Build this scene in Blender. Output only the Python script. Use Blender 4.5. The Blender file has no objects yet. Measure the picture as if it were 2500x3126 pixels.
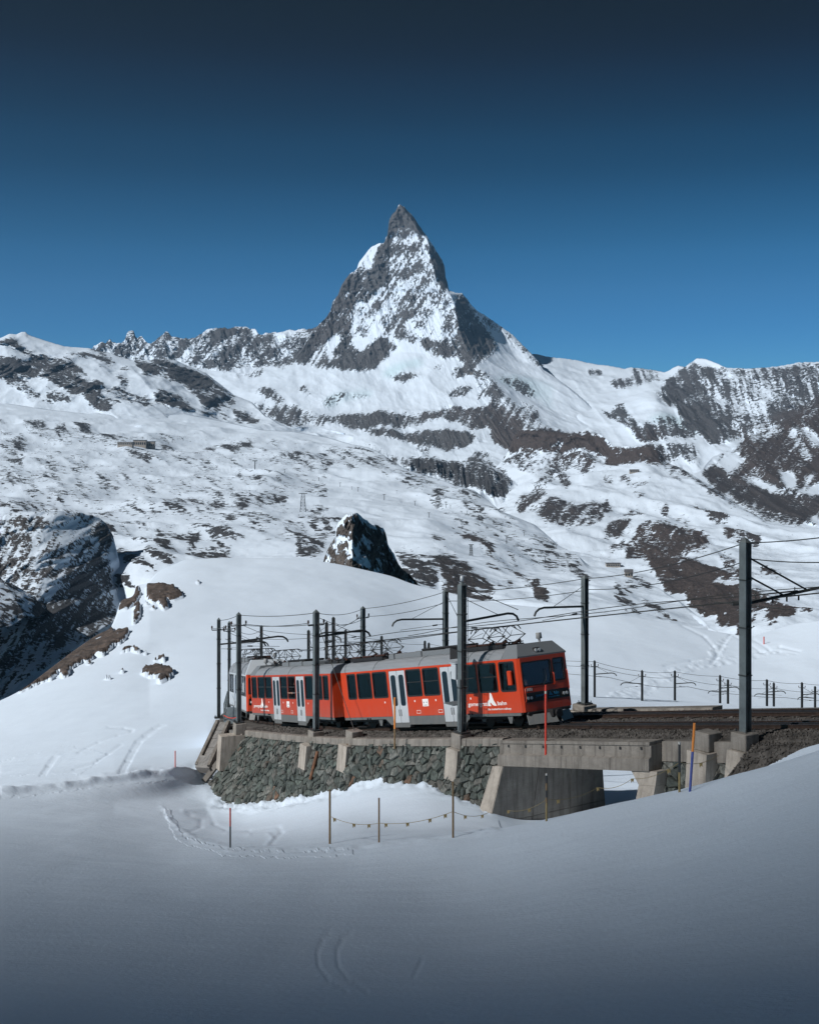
import bpy, bmesh, math, random
import numpy as np
from mathutils import Vector, Matrix, Euler

# ------------------------------------------------------------------ camera
SC = bpy.context.scene
COL = SC.collection
F, CU, HV = 3850.0, 1250.0, 1350.0      # focal length, centre column and eye level of the 2500 px wide photograph
def P(u, v, d):
    return Vector(((u - CU) / F * d, d, (HV - v) / F * d))

cam = bpy.data.cameras.new('camera'); cam_o = bpy.data.objects.new('camera', cam); COL.objects.link(cam_o)
cam_o.location = (0, 0, 0); cam_o.rotation_euler = (math.radians(90), 0, 0)
cam.sensor_fit = 'HORIZONTAL'; cam.sensor_width = 36.0; cam.lens = 36.0 * F / 2500.0
cam.shift_y = -(1563 - HV) / 2500.0
cam.clip_start = 0.1; cam.clip_end = 40000
SC.camera = cam_o

# ------------------------------------------------------------------ light
SUN_EL, SUN_AZ = math.radians(36), math.radians(57)      # the sun stands behind the viewer's left shoulder
to_sun = Vector((-math.sin(SUN_AZ) * math.cos(SUN_EL), -math.cos(SUN_AZ) * math.cos(SUN_EL), math.sin(SUN_EL)))
sl = bpy.data.lights.new('sun', 'SUN'); sl.energy = 4.6; sl.angle = math.radians(0.8); sl.color = (1.0, 0.98, 0.95)
so = bpy.data.objects.new('sun', sl); COL.objects.link(so)
so.rotation_euler = (-to_sun).to_track_quat('-Z', 'Y').to_euler(); so.location = (-30, -30, 40)

W = bpy.data.worlds.new('World'); SC.world = W; W.use_nodes = True
wn, wl = W.node_tree.nodes, W.node_tree.links
wn.clear()
sky = wn.new('ShaderNodeTexSky'); sky.sky_type = 'NISHITA'; sky.sun_disc = False
sky.sun_elevation = SUN_EL; sky.sun_rotation = math.pi + SUN_AZ
sky.altitude = 3000; sky.air_density = 0.9; sky.dust_density = 0.3; sky.ozone_density = 2.5
# the air thins quickly with height: the deep alpine sky darkens towards the zenith
tc = wn.new('ShaderNodeTexCoord'); sx = wn.new('ShaderNodeSeparateXYZ'); wl.new(tc.outputs['Generated'], sx.inputs[0])
rp = wn.new('ShaderNodeValToRGB'); wl.new(sx.outputs['Z'], rp.inputs[0])
cr = rp.color_ramp; cr.interpolation = 'CARDINAL'
stops = [(0.0, (.19, .41, .51)), (0.075, (.125, .35, .51)), (0.124, (.086, .30, .43)), (0.154, (.056, .25, .345)), (0.20, (.018, .15, .21)), (0.24, (.003, .088, .128)), (0.285, (.001, .026, .048)), (0.33, (.0005, .002, .006)), (1.0, (.0005, .002, .006))]
cr.elements[0].position, cr.elements[0].color = stops[0][0], (*stops[0][1], 1)
cr.elements[1].position, cr.elements[1].color = stops[-1][0], (*stops[-1][1], 1)
for p_, c_ in stops[1:-1]:
    e = cr.elements.new(p_); e.color = (*c_, 1)
mx = wn.new('ShaderNodeMix'); mx.data_type = 'RGBA'; mx.blend_type = 'MULTIPLY'; mx.inputs['Factor'].default_value = 1
wl.new(sky.outputs[0], mx.inputs['A']); wl.new(rp.outputs[0], mx.inputs['B'])
bg = wn.new('ShaderNodeBackground'); bg.inputs['Strength'].default_value = 0.15
wl.new(mx.outputs['Result'], bg.inputs['Color'])
wo = wn.new('ShaderNodeOutputWorld'); wl.new(bg.outputs[0], wo.inputs['Surface'])

SC.view_settings.view_transform = 'Standard'; SC.view_settings.look = 'None'
SC.view_settings.exposure = 0.0; SC.view_settings.gamma = 1.0
SC.view_settings.use_curve_mapping = False
SC.render.engine = 'CYCLES'
SC.cycles.use_denoising = True
SC.cycles.max_bounces = 6; SC.cycles.diffuse_bounces = 3; SC.cycles.glossy_bounces = 3
SC.cycles.transmission_bounces = 4; SC.cycles.transparent_max_bounces = 16; SC.cycles.volume_bounces = 0

# ------------------------------------------------------------------ helpers
def tag(o, label=None, cat=None, group=None, kind=None):
    if label: o['label'] = label
    if cat: o['category'] = cat
    if group: o['group'] = group
    if kind: o['kind'] = kind
    return o

def empty(name, loc=(0, 0, 0), rot=None):
    o = bpy.data.objects.new(name, None); COL.objects.link(o); o.location = loc
    o.empty_display_size = 0.2
    if rot is not None: o.rotation_euler = rot
    return o

class MB:
    """collects simple solids and links them as one mesh object"""
    def __init__(s): s.v = []; s.f = []; s.smooth = []
    def add(s, vs, fs, smooth=False):
        n = len(s.v); s.v += [tuple(q) for q in vs]; s.f += [tuple(i + n for i in f) for f in fs]; s.smooth += [smooth] * len(fs); return s
    def box(s, a, b, M=None):
        x0, y0, z0 = a; x1, y1, z1 = b
        vs = [Vector(q) for q in ((x0,y0,z0),(x1,y0,z0),(x1,y1,z0),(x0,y1,z0),(x0,y0,z1),(x1,y0,z1),(x1,y1,z1),(x0,y1,z1))]
        if M is not None: vs = [M @ q for q in vs]
        return s.add(vs, [(0,3,2,1),(4,5,6,7),(0,1,5,4),(1,2,6,5),(2,3,7,6),(3,0,4,7)])
    def cbox(s, a, b, c=0.02, M=None):
        """box with chamfered edges"""
        x0, y0, z0 = a; x1, y1, z1 = b
        c = min(c, (x1-x0)*.45, (y1-y0)*.45, (z1-z0)*.45)
        bm = bmesh.new(); r = bmesh.ops.create_cube(bm, size=1)
        for q in r['verts']:
            q.co = Vector(((x0+x1)/2 + q.co.x*(x1-x0), (y0+y1)/2 + q.co.y*(y1-y0), (z0+z1)/2 + q.co.z*(z1-z0)))
        bmesh.ops.bevel(bm, geom=bm.edges[:], offset=c, segments=1, affect='EDGES')
        bm.verts.index_update()
        vs = [q.co.copy() for q in bm.verts]
        if M is not None: vs = [M @ q for q in vs]
        s.add(vs, [[q.index for q in f.verts] for f in bm.faces]); bm.free(); return s
    def prism(s, poly, axis, a, b, M=None, smooth=False):
        """polygon in the two other axes, extruded along axis from a to b"""
        n = len(poly); vs = []
        for t in (a, b):
            for p, q in poly:
                vs.append(Vector((t, p, q)) if axis == 'x' else Vector((p, t, q)) if axis == 'y' else Vector((p, q, t)))
        if M is not None: vs = [M @ q for q in vs]
        fs = [tuple(range(n))[::-1], tuple(range(n, 2 * n))] + [(i, (i + 1) % n, (i + 1) % n + n, i + n) for i in range(n)]
        return s.add(vs, fs, smooth)
    def tube(s, pts, r, n=8, cap=True, smooth=True):
        pts = [Vector(p) for p in pts]; rs = r if isinstance(r, (list, tuple)) else [r] * len(pts)
        rings = []; up = None
        for i, p in enumerate(pts):
            t = (pts[min(i + 1, len(pts) - 1)] - pts[max(i - 1, 0)]).normalized()
            if up is None: up = Vector((0, 0, 1)) if abs(t.z) < .9 else Vector((1, 0, 0))
            a = t.cross(up); a = a.normalized() if a.length > 1e-6 else Vector((1, 0, 0)); b = a.cross(t).normalized(); up = b
            rings.append([p + rs[i] * (a * math.cos(2 * math.pi * k / n) + b * math.sin(2 * math.pi * k / n)) for k in range(n)])
        vs = [q for R in rings for q in R]; fs = []
        for i in range(len(pts) - 1):
            for k in range(n): fs.append((i*n+k, i*n+(k+1) % n, (i+1)*n+(k+1) % n, (i+1)*n+k))
        s.add(vs, fs, smooth)
        if cap: s.add(rings[0], [tuple(range(n))[::-1]]); s.add(rings[-1], [tuple(range(n))])
        return s
    def cyl(s, a, b, r, n=12): return s.tube([a, b], r, n)
    def ring(s, outer, inner):
        n = len(outer); s.add(list(outer) + list(inner), [(i, (i+1) % n, (i+1) % n + n, i + n) for i in range(n)]); return s
    def mesh(s, name):
        m = bpy.data.meshes.new(name); m.from_pydata(s.v, [], s.f); m.update()
        if any(s.smooth): m.polygons.foreach_set('use_smooth', s.smooth)
        return m
    def build(s, name, mat, parent=None, loc=None, rot=None):
        m = s.mesh(name); m.materials.append(mat)
        o = bpy.data.objects.new(name, m); COL.objects.link(o)
        if parent is not None: o.parent = parent
        if loc is not None: o.location = loc
        if rot is not None: o.rotation_euler = rot
        return o

def copy_tree(o, parent=None):
    c = o.copy(); COL.objects.link(c); c.parent = parent
    for ch in [q for q in bpy.data.objects if q.parent == o]: copy_tree(ch, c)
    return c

# ---- vectorised value noise -------------------------------------------------
def _hash(ix, iy, iz, seed):
    h = (ix.astype(np.int64) * 374761393 + iy.astype(np.int64) * 668265263 + iz.astype(np.int64) * 2147483647 + seed * 974711) & 0xffffffff
    h = ((h ^ (h >> 13)) * 1274126177) & 0xffffffff
    h = ((h ^ (h >> 16)) * 2246822519) & 0xffffffff
    return ((h ^ (h >> 15)) & 0xffffff) / float(0xffffff)
def noise(x, y, z=None, seed=0):
    x = np.asarray(x, float); y = np.asarray(y, float); z = np.zeros_like(x) if z is None else np.asarray(z, float)
    ix, iy, iz = np.floor(x), np.floor(y), np.floor(z); fx, fy, fz = x-ix, y-iy, z-iz
    fx = fx*fx*fx*(fx*(fx*6-15)+10); fy = fy*fy*fy*(fy*(fy*6-15)+10); fz = fz*fz*fz*(fz*(fz*6-15)+10)
    r = 0
    for a in (0, 1):
        for b in (0, 1):
            if z.any():
                for c in (0, 1):
                    r = r + _hash(ix+a, iy+b, iz+c, seed)*(fx if a else 1-fx)*(fy if b else 1-fy)*(fz if c else 1-fz)
            else:
                r = r + _hash(ix+a, iy+b, iz, seed)*(fx if a else 1-fx)*(fy if b else 1-fy)
    return r*2-1
def fbm(x, y, z=None, o=5, g=0.5, seed=0, ridge=False):
    s = 0; a = 1.0; t = 0; k = 1.0
    for i in range(o):
        n = noise(np.asarray(x)*k + 17.3*i, np.asarray(y)*k - 9.1*i, None if z is None else np.asarray(z)*k, seed+i)
        s = s + a*((1-2*np.abs(n)) if ridge else n); t += a; a *= g; k *= 2.03
    return s/t

def pchip(xk, Y, x):
    """monotone cubic through rows Y[k] (arrays) at knots xk, evaluated at x -> list of rows"""
    xk = np.asarray(xk, float); Y = np.asarray(Y, float); x = np.asarray(x, float)
    if Y.ndim == 1: Y = Y[:, None]
    h = np.diff(xk)[:, None]; dl = np.diff(Y, axis=0)/h
    m = np.zeros_like(Y)
    if len(xk) > 2:
        w1 = 2*h[1:]+h[:-1]; w2 = h[1:]+2*h[:-1]
        with np.errstate(divide='ignore', invalid='ignore'):
            mm = (w1+w2)/(w1/dl[:-1]+w2/dl[1:])
        m[1:-1] = np.where((dl[:-1]*dl[1:] > 0), mm, 0)
    m[0] = dl[0]; m[-1] = dl[-1]
    k = np.clip(np.searchsorted(xk, x, side='right')-1, 0, len(xk)-2)
    H = (xk[k+1]-xk[k])[:, None]; t = ((x-xk[k])/(xk[k+1]-xk[k]))[:, None]
    return (2*t**3-3*t**2+1)*Y[k]+(t**3-2*t**2+t)*H*m[k]+(-2*t**3+3*t**2)*Y[k+1]+(t**3-t**2)*H*m[k+1]
def curve(pts, x):
    p = np.array(sorted(pts), float); return pchip(p[:, 0], p[:, 1], np.clip(x, p[0, 0], p[-1, 0]))[:, 0]
def sstep(a, b, x):
    t = np.clip((np.asarray(x, float)-a)/(b-a), 0, 1); return t*t*(3-2*t)

def inside(px, py, poly):
    r = np.zeros(px.shape, bool); n = len(poly); j = n-1
    for i in range(n):
        xi, yi = poly[i]; xj, yj = poly[j]
        if yi != yj:
            c = ((yi > py) != (yj > py)) & (px < (xj-xi)*(py-yi)/(yj-yi)+xi); r ^= c
        j = i
    return r
def mask_eval(polys, u, v, warp=5.0, scale=22.0, seed=3):
    """polys: list of (strength, [(u,v)..]) -> coverage at the points, edges broken up by noise"""
    uu = u + warp*(fbm(u/scale, v/scale, o=4, g=.65, seed=seed)*1.6); vv = v + warp*(fbm(u/scale+40, v/scale, o=4, g=.65, seed=seed+9)*1.6)
    m = np.zeros(u.shape); neg = np.zeros(u.shape)
    for s, poly in polys:
        a = np.array(poly); x0, y0 = a.min(0); x1, y1 = a.max(0)
        w = np.where((uu >= x0) & (uu <= x1) & (vv >= y0) & (vv <= y1))[0]
        if not len(w): continue
        k = w[inside(uu[w], vv[w], poly)]
        if s > 0: m[k] = np.maximum(m[k], s)
        else: neg[k] = np.minimum(neg[k], s)
    return np.maximum(m+neg, 0)

def grid_mesh(name, X, Y, Z, mats, attrs=None, smooth=True, parent=None):
    R, C = X.shape
    co = np.empty((R*C, 3), np.float32); co[:, 0] = X.ravel(); co[:, 1] = Y.ravel(); co[:, 2] = Z.ravel()
    i = (np.arange(R-1)[:, None]*C+np.arange(C-1)[None, :]).ravel()
    q = np.stack([i, i+C, i+C+1, i+1], 1).astype(np.int32)       # rows run from far to near, columns left to right
    m = bpy.data.meshes.new(name); m.vertices.add(R*C); m.vertices.foreach_set('co', co.ravel())
    m.loops.add(len(q)*4); m.loops.foreach_set('vertex_index', q.ravel())
    m.polygons.add(len(q)); m.polygons.foreach_set('loop_start', np.arange(0, len(q)*4, 4, dtype=np.int32))
    m.polygons.foreach_set('use_smooth', np.full(len(q), smooth, bool))
    m.update(calc_edges=True); m.validate()
    for k, a in (attrs or {}).items():
        at = m.attributes.new(k, 'FLOAT', 'POINT'); at.data.foreach_set('value', a.ravel().astype(np.float32))
    m.materials.append(mats)
    o = bpy.data.objects.new(name, m); COL.objects.link(o)
    if parent is not None: o.parent = parent
    return o

# ------------------------------------------------------------------ materials
def new_mat(name):
    m = bpy.data.materials.new(name); m.use_nodes = True
    nt = m.node_tree; b = nt.nodes['Principled BSDF']; return m, nt.nodes, nt.links, b
def mixc(N, L, fac, a, b, blend='MIX'):
    n = N.new('ShaderNodeMix'); n.data_type = 'RGBA'; n.blend_type = blend
    for s, val in (('Factor', fac), ('A', a), ('B', b)):
        if hasattr(val, 'links') or hasattr(val, 'is_linked'): L.new(val, n.inputs[s])
        else: n.inputs[s].default_value = val if s == 'Factor' else (*val, 1)
    return n.outputs['Result']
def math_n(N, L, op, a, b=None, clamp=False):
    n = N.new('ShaderNodeMath'); n.operation = op; n.use_clamp = clamp
    for i, val in enumerate((a, b)):
        if val is None: continue
        if hasattr(val, 'is_linked'): L.new(val, n.inputs[i])
        else: n.inputs[i].default_value = val
    return n.outputs[0]
def noise_n(N, L, vec, scale, detail=4, rough=.55, dist=0.0):
    n = N.new('ShaderNodeTexNoise'); n.inputs['Scale'].default_value = scale; n.inputs['Detail'].default_value = detail
    n.inputs['Roughness'].default_value = rough; n.inputs['Distortion'].default_value = dist; L.new(vec, n.inputs['Vector']); return n.outputs['Fac']
def mapped(N, L, scale=(1, 1, 1), rot=(0, 0, 0), coord='Object'):
    t = N.new('ShaderNodeTexCoord'); m = N.new('ShaderNodeMapping'); m.inputs['Scale'].default_value = scale; m.inputs['Rotation'].default_value = rot
    L.new(t.outputs[coord], m.inputs['Vector']); return m.outputs[0]
def bump_n(N, L, h, strength, dist, b):
    n = N.new('ShaderNodeBump'); n.inputs['Strength'].default_value = strength; n.inputs['Distance'].default_value = dist
    L.new(h, n.inputs['Height']); L.new(n.outputs[0], b.inputs['Normal']); return n

SNOW = (0.69, 0.795, 0.92)
def terrain_mat(name, size, rock_a=(.045, .05, .058), rock_b=(.12, .12, .125), brown=(.088, .07, .064), stretch=(1, 1, 1), rot=(0, 0, 0), contrast=1.5, snow=SNOW, snow_bump=.15):
    """snow and bare rock; where the rock lies is carried by the mesh, its broken edge by the noise; size = metres of one rock feature"""
    m, N, L, b = new_mat(name)
    vec = mapped(N, L, stretch, rot)
    at = N.new('ShaderNodeAttribute'); at.attribute_name = 'rock'
    ab = N.new('ShaderNodeAttribute'); ab.attribute_name = 'brown'
    ai = N.new('ShaderNodeAttribute'); ai.attribute_name = 'ice'
    n1 = noise_n(N, L, vec, 1.0/size, 8, .70, .3)
    s = math_n(N, L, 'MULTIPLY', math_n(N, L, 'SUBTRACT', n1, .5), contrast*2)
    fac = math_n(N, L, 'ADD', math_n(N, L, 'MULTIPLY', math_n(N, L, 'SUBTRACT', math_n(N, L, 'ADD', at.outputs['Fac'], s), .56), 10.0), .5, clamp=True)
    n2 = noise_n(N, L, vec, 2.2/size, 6, .65)
    n2c = math_n(N, L, 'MULTIPLY', math_n(N, L, 'SUBTRACT', n2, .3), 2.5, clamp=True)
    rk = mixc(N, L, n2c, rock_a, rock_b)
    rk = mixc(N, L, math_n(N, L, 'MULTIPLY', ab.outputs['Fac'], .6), rk, mixc(N, L, n2c, tuple(c*.6 for c in brown), tuple(c*1.5 for c in brown)))
    sn = mixc(N, L, ai.outputs['Fac'], snow, (.50, .68, .76))
    L.new(mixc(N, L, fac, sn, rk), b.inputs['Base Color'])
    b.inputs['Roughness'].default_value = .9
    b.inputs['Specular IOR Level'].default_value = .12
    h = math_n(N, L, 'MULTIPLY', n2, math_n(N, L, 'ADD', math_n(N, L, 'MULTIPLY', fac, 1.0), snow_bump))
    bump_n(N, L, h, 1.0, size*.5, b)
    return m
# ------------------------------------------------------------------ far terrain
Z1 = (900, 600, 2.155); Z2 = (0, 950, 1.724); Z3 = (900, 1100, 1.9156); Z4 = (1500, 1000, 1.724); Z5 = (0, 1500, 2.463)
def pl(Z, s, *c):
    return (s, [(c[i]/Z[2]+Z[0], c[i+1]/Z[2]+Z[1]) for i in range(0, len(c), 2)])
ROCK = [
 # the pyramid
 pl(Z1,1.1, 680,46,720,65,790,145,865,250,815,255,780,225,740,215,700,230,660,235,617,240,615,200,622,150,640,115),
 pl(Z1,-.7, 655,218,720,168,738,165,700,210), pl(Z1,-.5, 735,200,790,215,770,225,735,215),
 pl(Z1,.55, 617,240,700,235,815,240,870,290,870,330,800,270,700,280,620,300,592,295),
 pl(Z1,.95, 592,295,640,300,640,350,610,400,600,480,595,570,540,620,490,680,430,710,400,740,390,800,370,860,380,930,360,980,330,1050,290,1060,240,1050,250,1000,290,960,310,880,250,930,200,960,150,990,115,1040,60,1070,0,1110,0,1000,60,960,110,920,120,880,150,850,210,790,235,750,250,690,285,645,300,600,330,545,410,475,490,470,530,420,550,330),
 pl(Z1,-.45, 310,665,370,622,410,640,345,675), pl(Z1,-.4, 205,960,250,900,300,850,280,930), pl(Z1,.4, 550,310,530,400,440,480,410,470,470,370,510,325),
 pl(Z1,.96, 100,1100,250,1080,330,1060,400,1000,440,1010,480,960,560,930,640,960,650,1000,600,1060,520,1110,440,1140,350,1150,230,1120,150,1120),
 pl(Z1,.8, 330,930,380,880,390,980,430,1010,400,1060,320,1050),
 pl(Z1,.84, 640,930,700,890,760,950,830,920,900,960,1000,930,1060,890,1090,880,1120,960,1160,1030,1200,1110,1150,1140,1060,1050,980,1070,900,1050,860,1000,820,950,760,960),
 pl(Z1,.85, 1050,640,1100,640,1200,790,1280,900,1340,1000,1250,1080,1210,1100,1160,1020,1110,940,1080,850,1060,740),
 pl(Z1,1.05, 880,290,920,330,960,400,985,460,990,520,1005,570,1010,610,965,610,930,560,920,490,890,420,880,340),
 pl(Z1,.42, 1110,640,1200,750,1350,850,1490,965,1640,1140,1600,1120,1480,1010,1400,960,1280,850), pl(Z1,.85, 1555,1065,1600,1085,1640,1140,1590,1110),
 pl(Z1,.28, 600,300,870,300,930,560,1040,680,1080,870,1000,930,830,920,700,890,500,950,400,900,400,760,520,650,600,580),
 pl(Z1,.58, 650,490,790,485,790,555,690,550), pl(Z1,.62, 720,660,800,645,805,682,730,690), pl(Z1,.6, 770,790,890,750,920,790,800,805),
 pl(Z1,.58, 400,860,480,850,500,890,400,890), pl(Z1,.55, 600,300,880,330,870,370,680,390,600,400), pl(Z1,.58, 860,640,960,610,1040,690,1050,860,980,900,960,760,880,690),
 pl(Z1,.55, 420,740,560,690,600,720,520,800,440,800), pl(Z1,.52, 560,830,700,760,760,800,620,900),
 pl(Z1,.92, 600,1172,720,1160,820,1150,822,1180,740,1210,690,1225,620,1195), pl(Z1,.8, 915,1125,985,1115,960,1145),
 pl(Z1,.86, 1020,1170,1060,1130,1150,1120,1220,1140,1100,1190,1060,1200), pl(Z1,.86, 1010,1290,1060,1240,1160,1230,1120,1280,1080,1320,1020,1330), pl(Z1,.8, 650,1295,770,1285,730,1310),
 pl(Z1,.58, 1180,1130,1280,1160,1300,1220,1400,1400,1500,1500,1430,1500,1330,1380,1250,1300,1230,1330,1180,1350,1200,1270,1180,1200),
 pl(Z1,.66, 1340,1190,1420,1200,1540,1240,1600,1300,1540,1310,1420,1260), pl(Z1,.5, 1300,1240,1400,1340,1500,1400,1600,1480,1650,1500,1500,1500,1400,1380),
 pl(Z1,.55, 1380,1480,1500,1330,1580,1400,1640,1480,1560,1508,1400,1508), pl(Z1,.5, 160,1340,330,1300,480,1290,500,1320,330,1330,250,1390,180,1380),
 # bands below it
 pl(Z3,.84, 130,340,270,310,450,310,600,325,730,315,850,300,930,275,1040,280,1120,250,1200,240,1260,310,1330,350,1340,400,1280,410,1150,400,1060,410,990,380,930,355,830,350,740,370,640,400,560,395,480,385,410,410,350,400,270,370,200,370),
 pl(Z3,.95, 420,420,500,415,560,425,640,420,760,415,870,425,960,415,1040,430,1060,460,1000,490,920,520,880,530,800,510,720,505,650,480,560,460,470,445),
 pl(Z3,.8, 710,520,760,510,800,540,740,540), pl(Z3,.6, 1060,470,1130,450,1120,480,1070,500), pl(Z3,.75, 1130,430,1300,400,1400,420,1400,520,1300,540,1190,500), pl(Z3,.7, 0,290,60,310,100,370,20,385,0,380),
 pl(Z4,1.08, 0,470,60,450,150,480,160,540,180,530,380,555,460,560,570,560,605,590,615,620,650,630,780,625,850,625,890,660,910,710,900,735,830,720,760,715,700,710,620,720,580,715,600,680,590,650,500,640,430,650,350,670,260,650,160,630,90,640,0,600),
 pl(Z4,-.7, 372,562,384,562,350,650,338,650), pl(Z4,-.6, 640,700,900,690,900,700,640,712),
 pl(Z4,.56, 50,690,150,650,260,660,350,680,440,660,590,660,590,720,540,740,500,770,420,740,330,750,220,780,140,740,60,730),
 pl(Z3,.88, 600,590,760,560,930,595,1050,590,1200,650,1270,710,1230,770,1200,810,1150,790,1050,740,950,730,850,690,760,660,650,620), pl(Z3,.7, 1030,560,1060,535,1130,560,1140,600,1060,585),
 pl(Z3,.5, 1050,740,1270,760,1240,810,1150,800),
 # hill on the right
 pl(Z4,.62, 110,940,150,880,250,790,320,750,430,740,340,790,270,850,280,880,200,960,170,1000), pl(Z4,.9, 340,780,390,770,420,800,410,850,390,860,360,820),
 pl(Z4,.62, 250,950,330,900,420,930,510,910,600,900,640,960,560,1030,500,1050,400,1060,300,1030,210,1000), pl(Z4,.9, 590,1060,650,1015,720,1030,740,1070,660,1110,590,1090),
 pl(Z4,.82, 690,1190,700,1120,760,1080,830,1060,900,1050,960,1060,1000,1080,1100,1090,1170,1160,1110,1210,1000,1220,850,1235,740,1230),
 pl(Z4,.8, 570,790,620,770,650,800,620,820), pl(Z4,.78, 680,790,720,780,740,810,830,830,740,840), pl(Z4,.62, 900,770,960,780,1010,830,970,840), pl(Z4,.7, 730,890,770,870,810,890,750,900),
 pl(Z4,.62, 870,960,900,940,940,960,1050,1000,1040,1040,960,1010), pl(Z4,.8, 1020,930,1100,940,1150,950,1250,990,1240,1020,1170,1020,1120,980),
 pl(Z4,.75, 920,700,1000,740,1080,800,1180,860,1300,940,1290,950,1150,880,1030,790,960,760), pl(Z4,.6, 650,960,760,940,830,980,800,1020,700,1000), pl(Z4,.5, 700,1110,560,1160,640,1180,700,1160),
 pl(Z4,.95, 800,1240,960,1230,1060,1240,1180,1280,1320,1330,1180,1330,1150,1370,1220,1350,1260,1390,1320,1430,1500,1430,1560,1480,1660,1520,1670,1560,1560,1560,1430,1620,1380,1600,1310,1620,1200,1620,1130,1530,1060,1480,1000,1430,920,1390,870,1330,850,1290),
 pl(Z4,-.9, 1300,1540,1330,1510,1400,1500,1470,1540,1440,1620,1400,1620,1370,1570,1330,1620,1310,1600), pl(Z4,-.8, 1120,1530,1190,1560,1190,1600,1130,1560), pl(Z4,-.7, 1225,1340,1255,1350,1250,1385,1225,1370), pl(Z4,-.7, 985,1250,1000,1250,1010,1310,990,1310),
 pl(Z4,.88, 1420,1270,1500,1290,1550,1330,1480,1330,1420,1300), pl(Z4,.6, 1210,1050,1290,1080,1400,1110,1450,1150,1350,1130,1230,1100), pl(Z4,.45, 1200,1180,1320,1260,1420,1330,1330,1330,1200,1270),
 pl(Z4,.75, 700,1340,800,1360,870,1390,800,1400,720,1370), pl(Z4,.76, 780,1430,860,1460,930,1510,980,1540,950,1550,860,1510,800,1480), pl(Z4,.45, 640,1340,740,1420,780,1520,700,1480,640,1420),
 # ridge on the right
 pl(Z4,.64, 860,360,930,260,985,210,1060,190,1100,200,1240,215,1350,220,1530,205,1724,190,2300,150,2300,500,1724,420,1640,420,1530,500,1430,540,1350,560,1290,590,1230,600,1160,620,1100,580,1080,550,1010,490,970,430,900,400),
 pl(Z4,.86, 970,430,1090,430,1160,470,1250,560,1220,600,1150,615,1090,570,1030,520), pl(Z4,.8, 870,360,960,270,1040,210,1080,280,1030,380,960,410), pl(Z4,.78, 1500,230,1700,200,1724,300,1640,400,1560,440,1540,330),
 pl(Z4,-.25, 1100,260,1260,250,1420,290,1500,330,1460,420,1380,470,1300,440,1200,420,1120,340),
 pl(Z4,.62, 630,290,700,280,740,220,830,215,900,240,880,300,800,300,720,325,640,320), pl(Z4,.62, 500,220,560,210,600,240,540,250),
 pl(Z4,.82, 560,450,620,460,690,415,745,475,800,500,850,520,920,600,850,610,790,600,740,540,640,480), pl(Z4,-.4, 650,480,700,470,800,520,780,530,700,500), pl(Z4,.7, 850,510,1000,540,1080,590,1030,600,900,560), pl(Z4,.42, 820,490,900,470,980,480,1080,560,1080,580,980,540,860,500),
 pl(Z4,.6, 990,640,1060,640,1090,690,1010,680), pl(Z4,.5, 900,610,1000,640,1080,690,1090,740,1000,700), pl(Z4,.6, 820,630,960,620,1010,700,920,700),
 pl(Z4,.92, 1160,700,1290,640,1350,580,1440,545,1530,500,1660,410,1724,370,2300,300,2300,820,1724,820,1650,860,1560,880,1500,830,1380,800,1290,790,1260,760,1330,700,1290,660,1200,660),
 pl(Z4,-.9, 1520,770,1580,760,1620,840,1560,850,1530,800), pl(Z4,-.7, 1630,500,1724,560,1724,640,1650,560), pl(Z4,-.6, 1500,750,1530,745,1510,790,1495,780), pl(Z4,-.6, 1640,780,1724,760,1724,790,1660,830), pl(Z4,-.6, 1440,560,1560,500,1480,570,1340,620), pl(Z4,-.5, 1560,560,1600,520,1700,700,1650,690),
 pl(Z4,.98, 1100,760,1170,700,1250,770,1340,800,1440,850,1560,880,1724,880,2300,880,2300,1000,1724,1000,1600,1010,1500,960,1350,920,1200,850), pl(Z4,.6, 1200,850,1350,920,1500,960,1700,1010,1724,1040,1600,1050,1450,1030,1330,950),
 # shoulder on the left
 pl(Z2,.82, -300,130,0,150,60,140,110,180,185,225,180,245,130,235,60,190,0,185,-300,180),
 pl(Z2,.78, -300,250,0,260,70,265,150,270,190,235,240,240,330,270,410,310,440,340,540,370,560,390,520,450,640,510,580,535,520,530,450,480,420,440,340,410,270,390,200,340,140,370,60,385,0,350,-300,350),
 pl(Z2,.58, 80,390,130,390,200,440,250,480,180,460,100,430), pl(Z2,.56, 250,420,420,450,350,490,260,480), pl(Z2,.66, 340,225,420,220,520,240,610,275,600,285,500,265,400,260), pl(Z2,.6, 430,290,560,300,600,310,500,305), pl(Z2,.6, 620,280,700,300,680,310,640,310),
 pl(Z2,.82, 610,450,700,450,800,490,820,510,760,525,690,505,640,480), pl(Z2,.7, 700,270,800,255,890,250,980,300,1060,330,1110,350,1150,380,1200,420,1250,460,1180,500,1080,490,1020,440,960,390,900,360,840,340,760,340),
 pl(Z2,.92, 880,310,960,300,1080,340,1140,380,1080,405,960,390,900,350), pl(Z2,.84, 800,420,880,420,980,470,1020,500,980,540,900,520,860,490,800,460), pl(Z2,.7, 540,400,640,400,780,430,790,470,700,450,560,430),
 pl(Z2,.74, 1340,420,1380,400,1460,440,1490,470,1400,465), pl(Z2,.72, 1340,480,1440,510,1540,500,1660,560,1600,605,1500,590,1400,560,1360,520), pl(Z2,.82, 1210,515,1300,530,1380,590,1260,570), pl(Z2,.7, 1580,390,1620,390,1630,430,1590,430), pl(Z2,.7, 1450,450,1500,460,1490,490,1450,480),
 pl(Z2,.5, 620,310,700,400,660,400,600,330), pl(Z2,.6, 1040,440,1160,430,1240,480,1240,505,1080,500), pl(Z2,-.6, 785,380,800,380,795,480,782,480), pl(Z2,-.5, 1060,440,1000,400,960,380,940,350,1000,390,1090,440),
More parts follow.
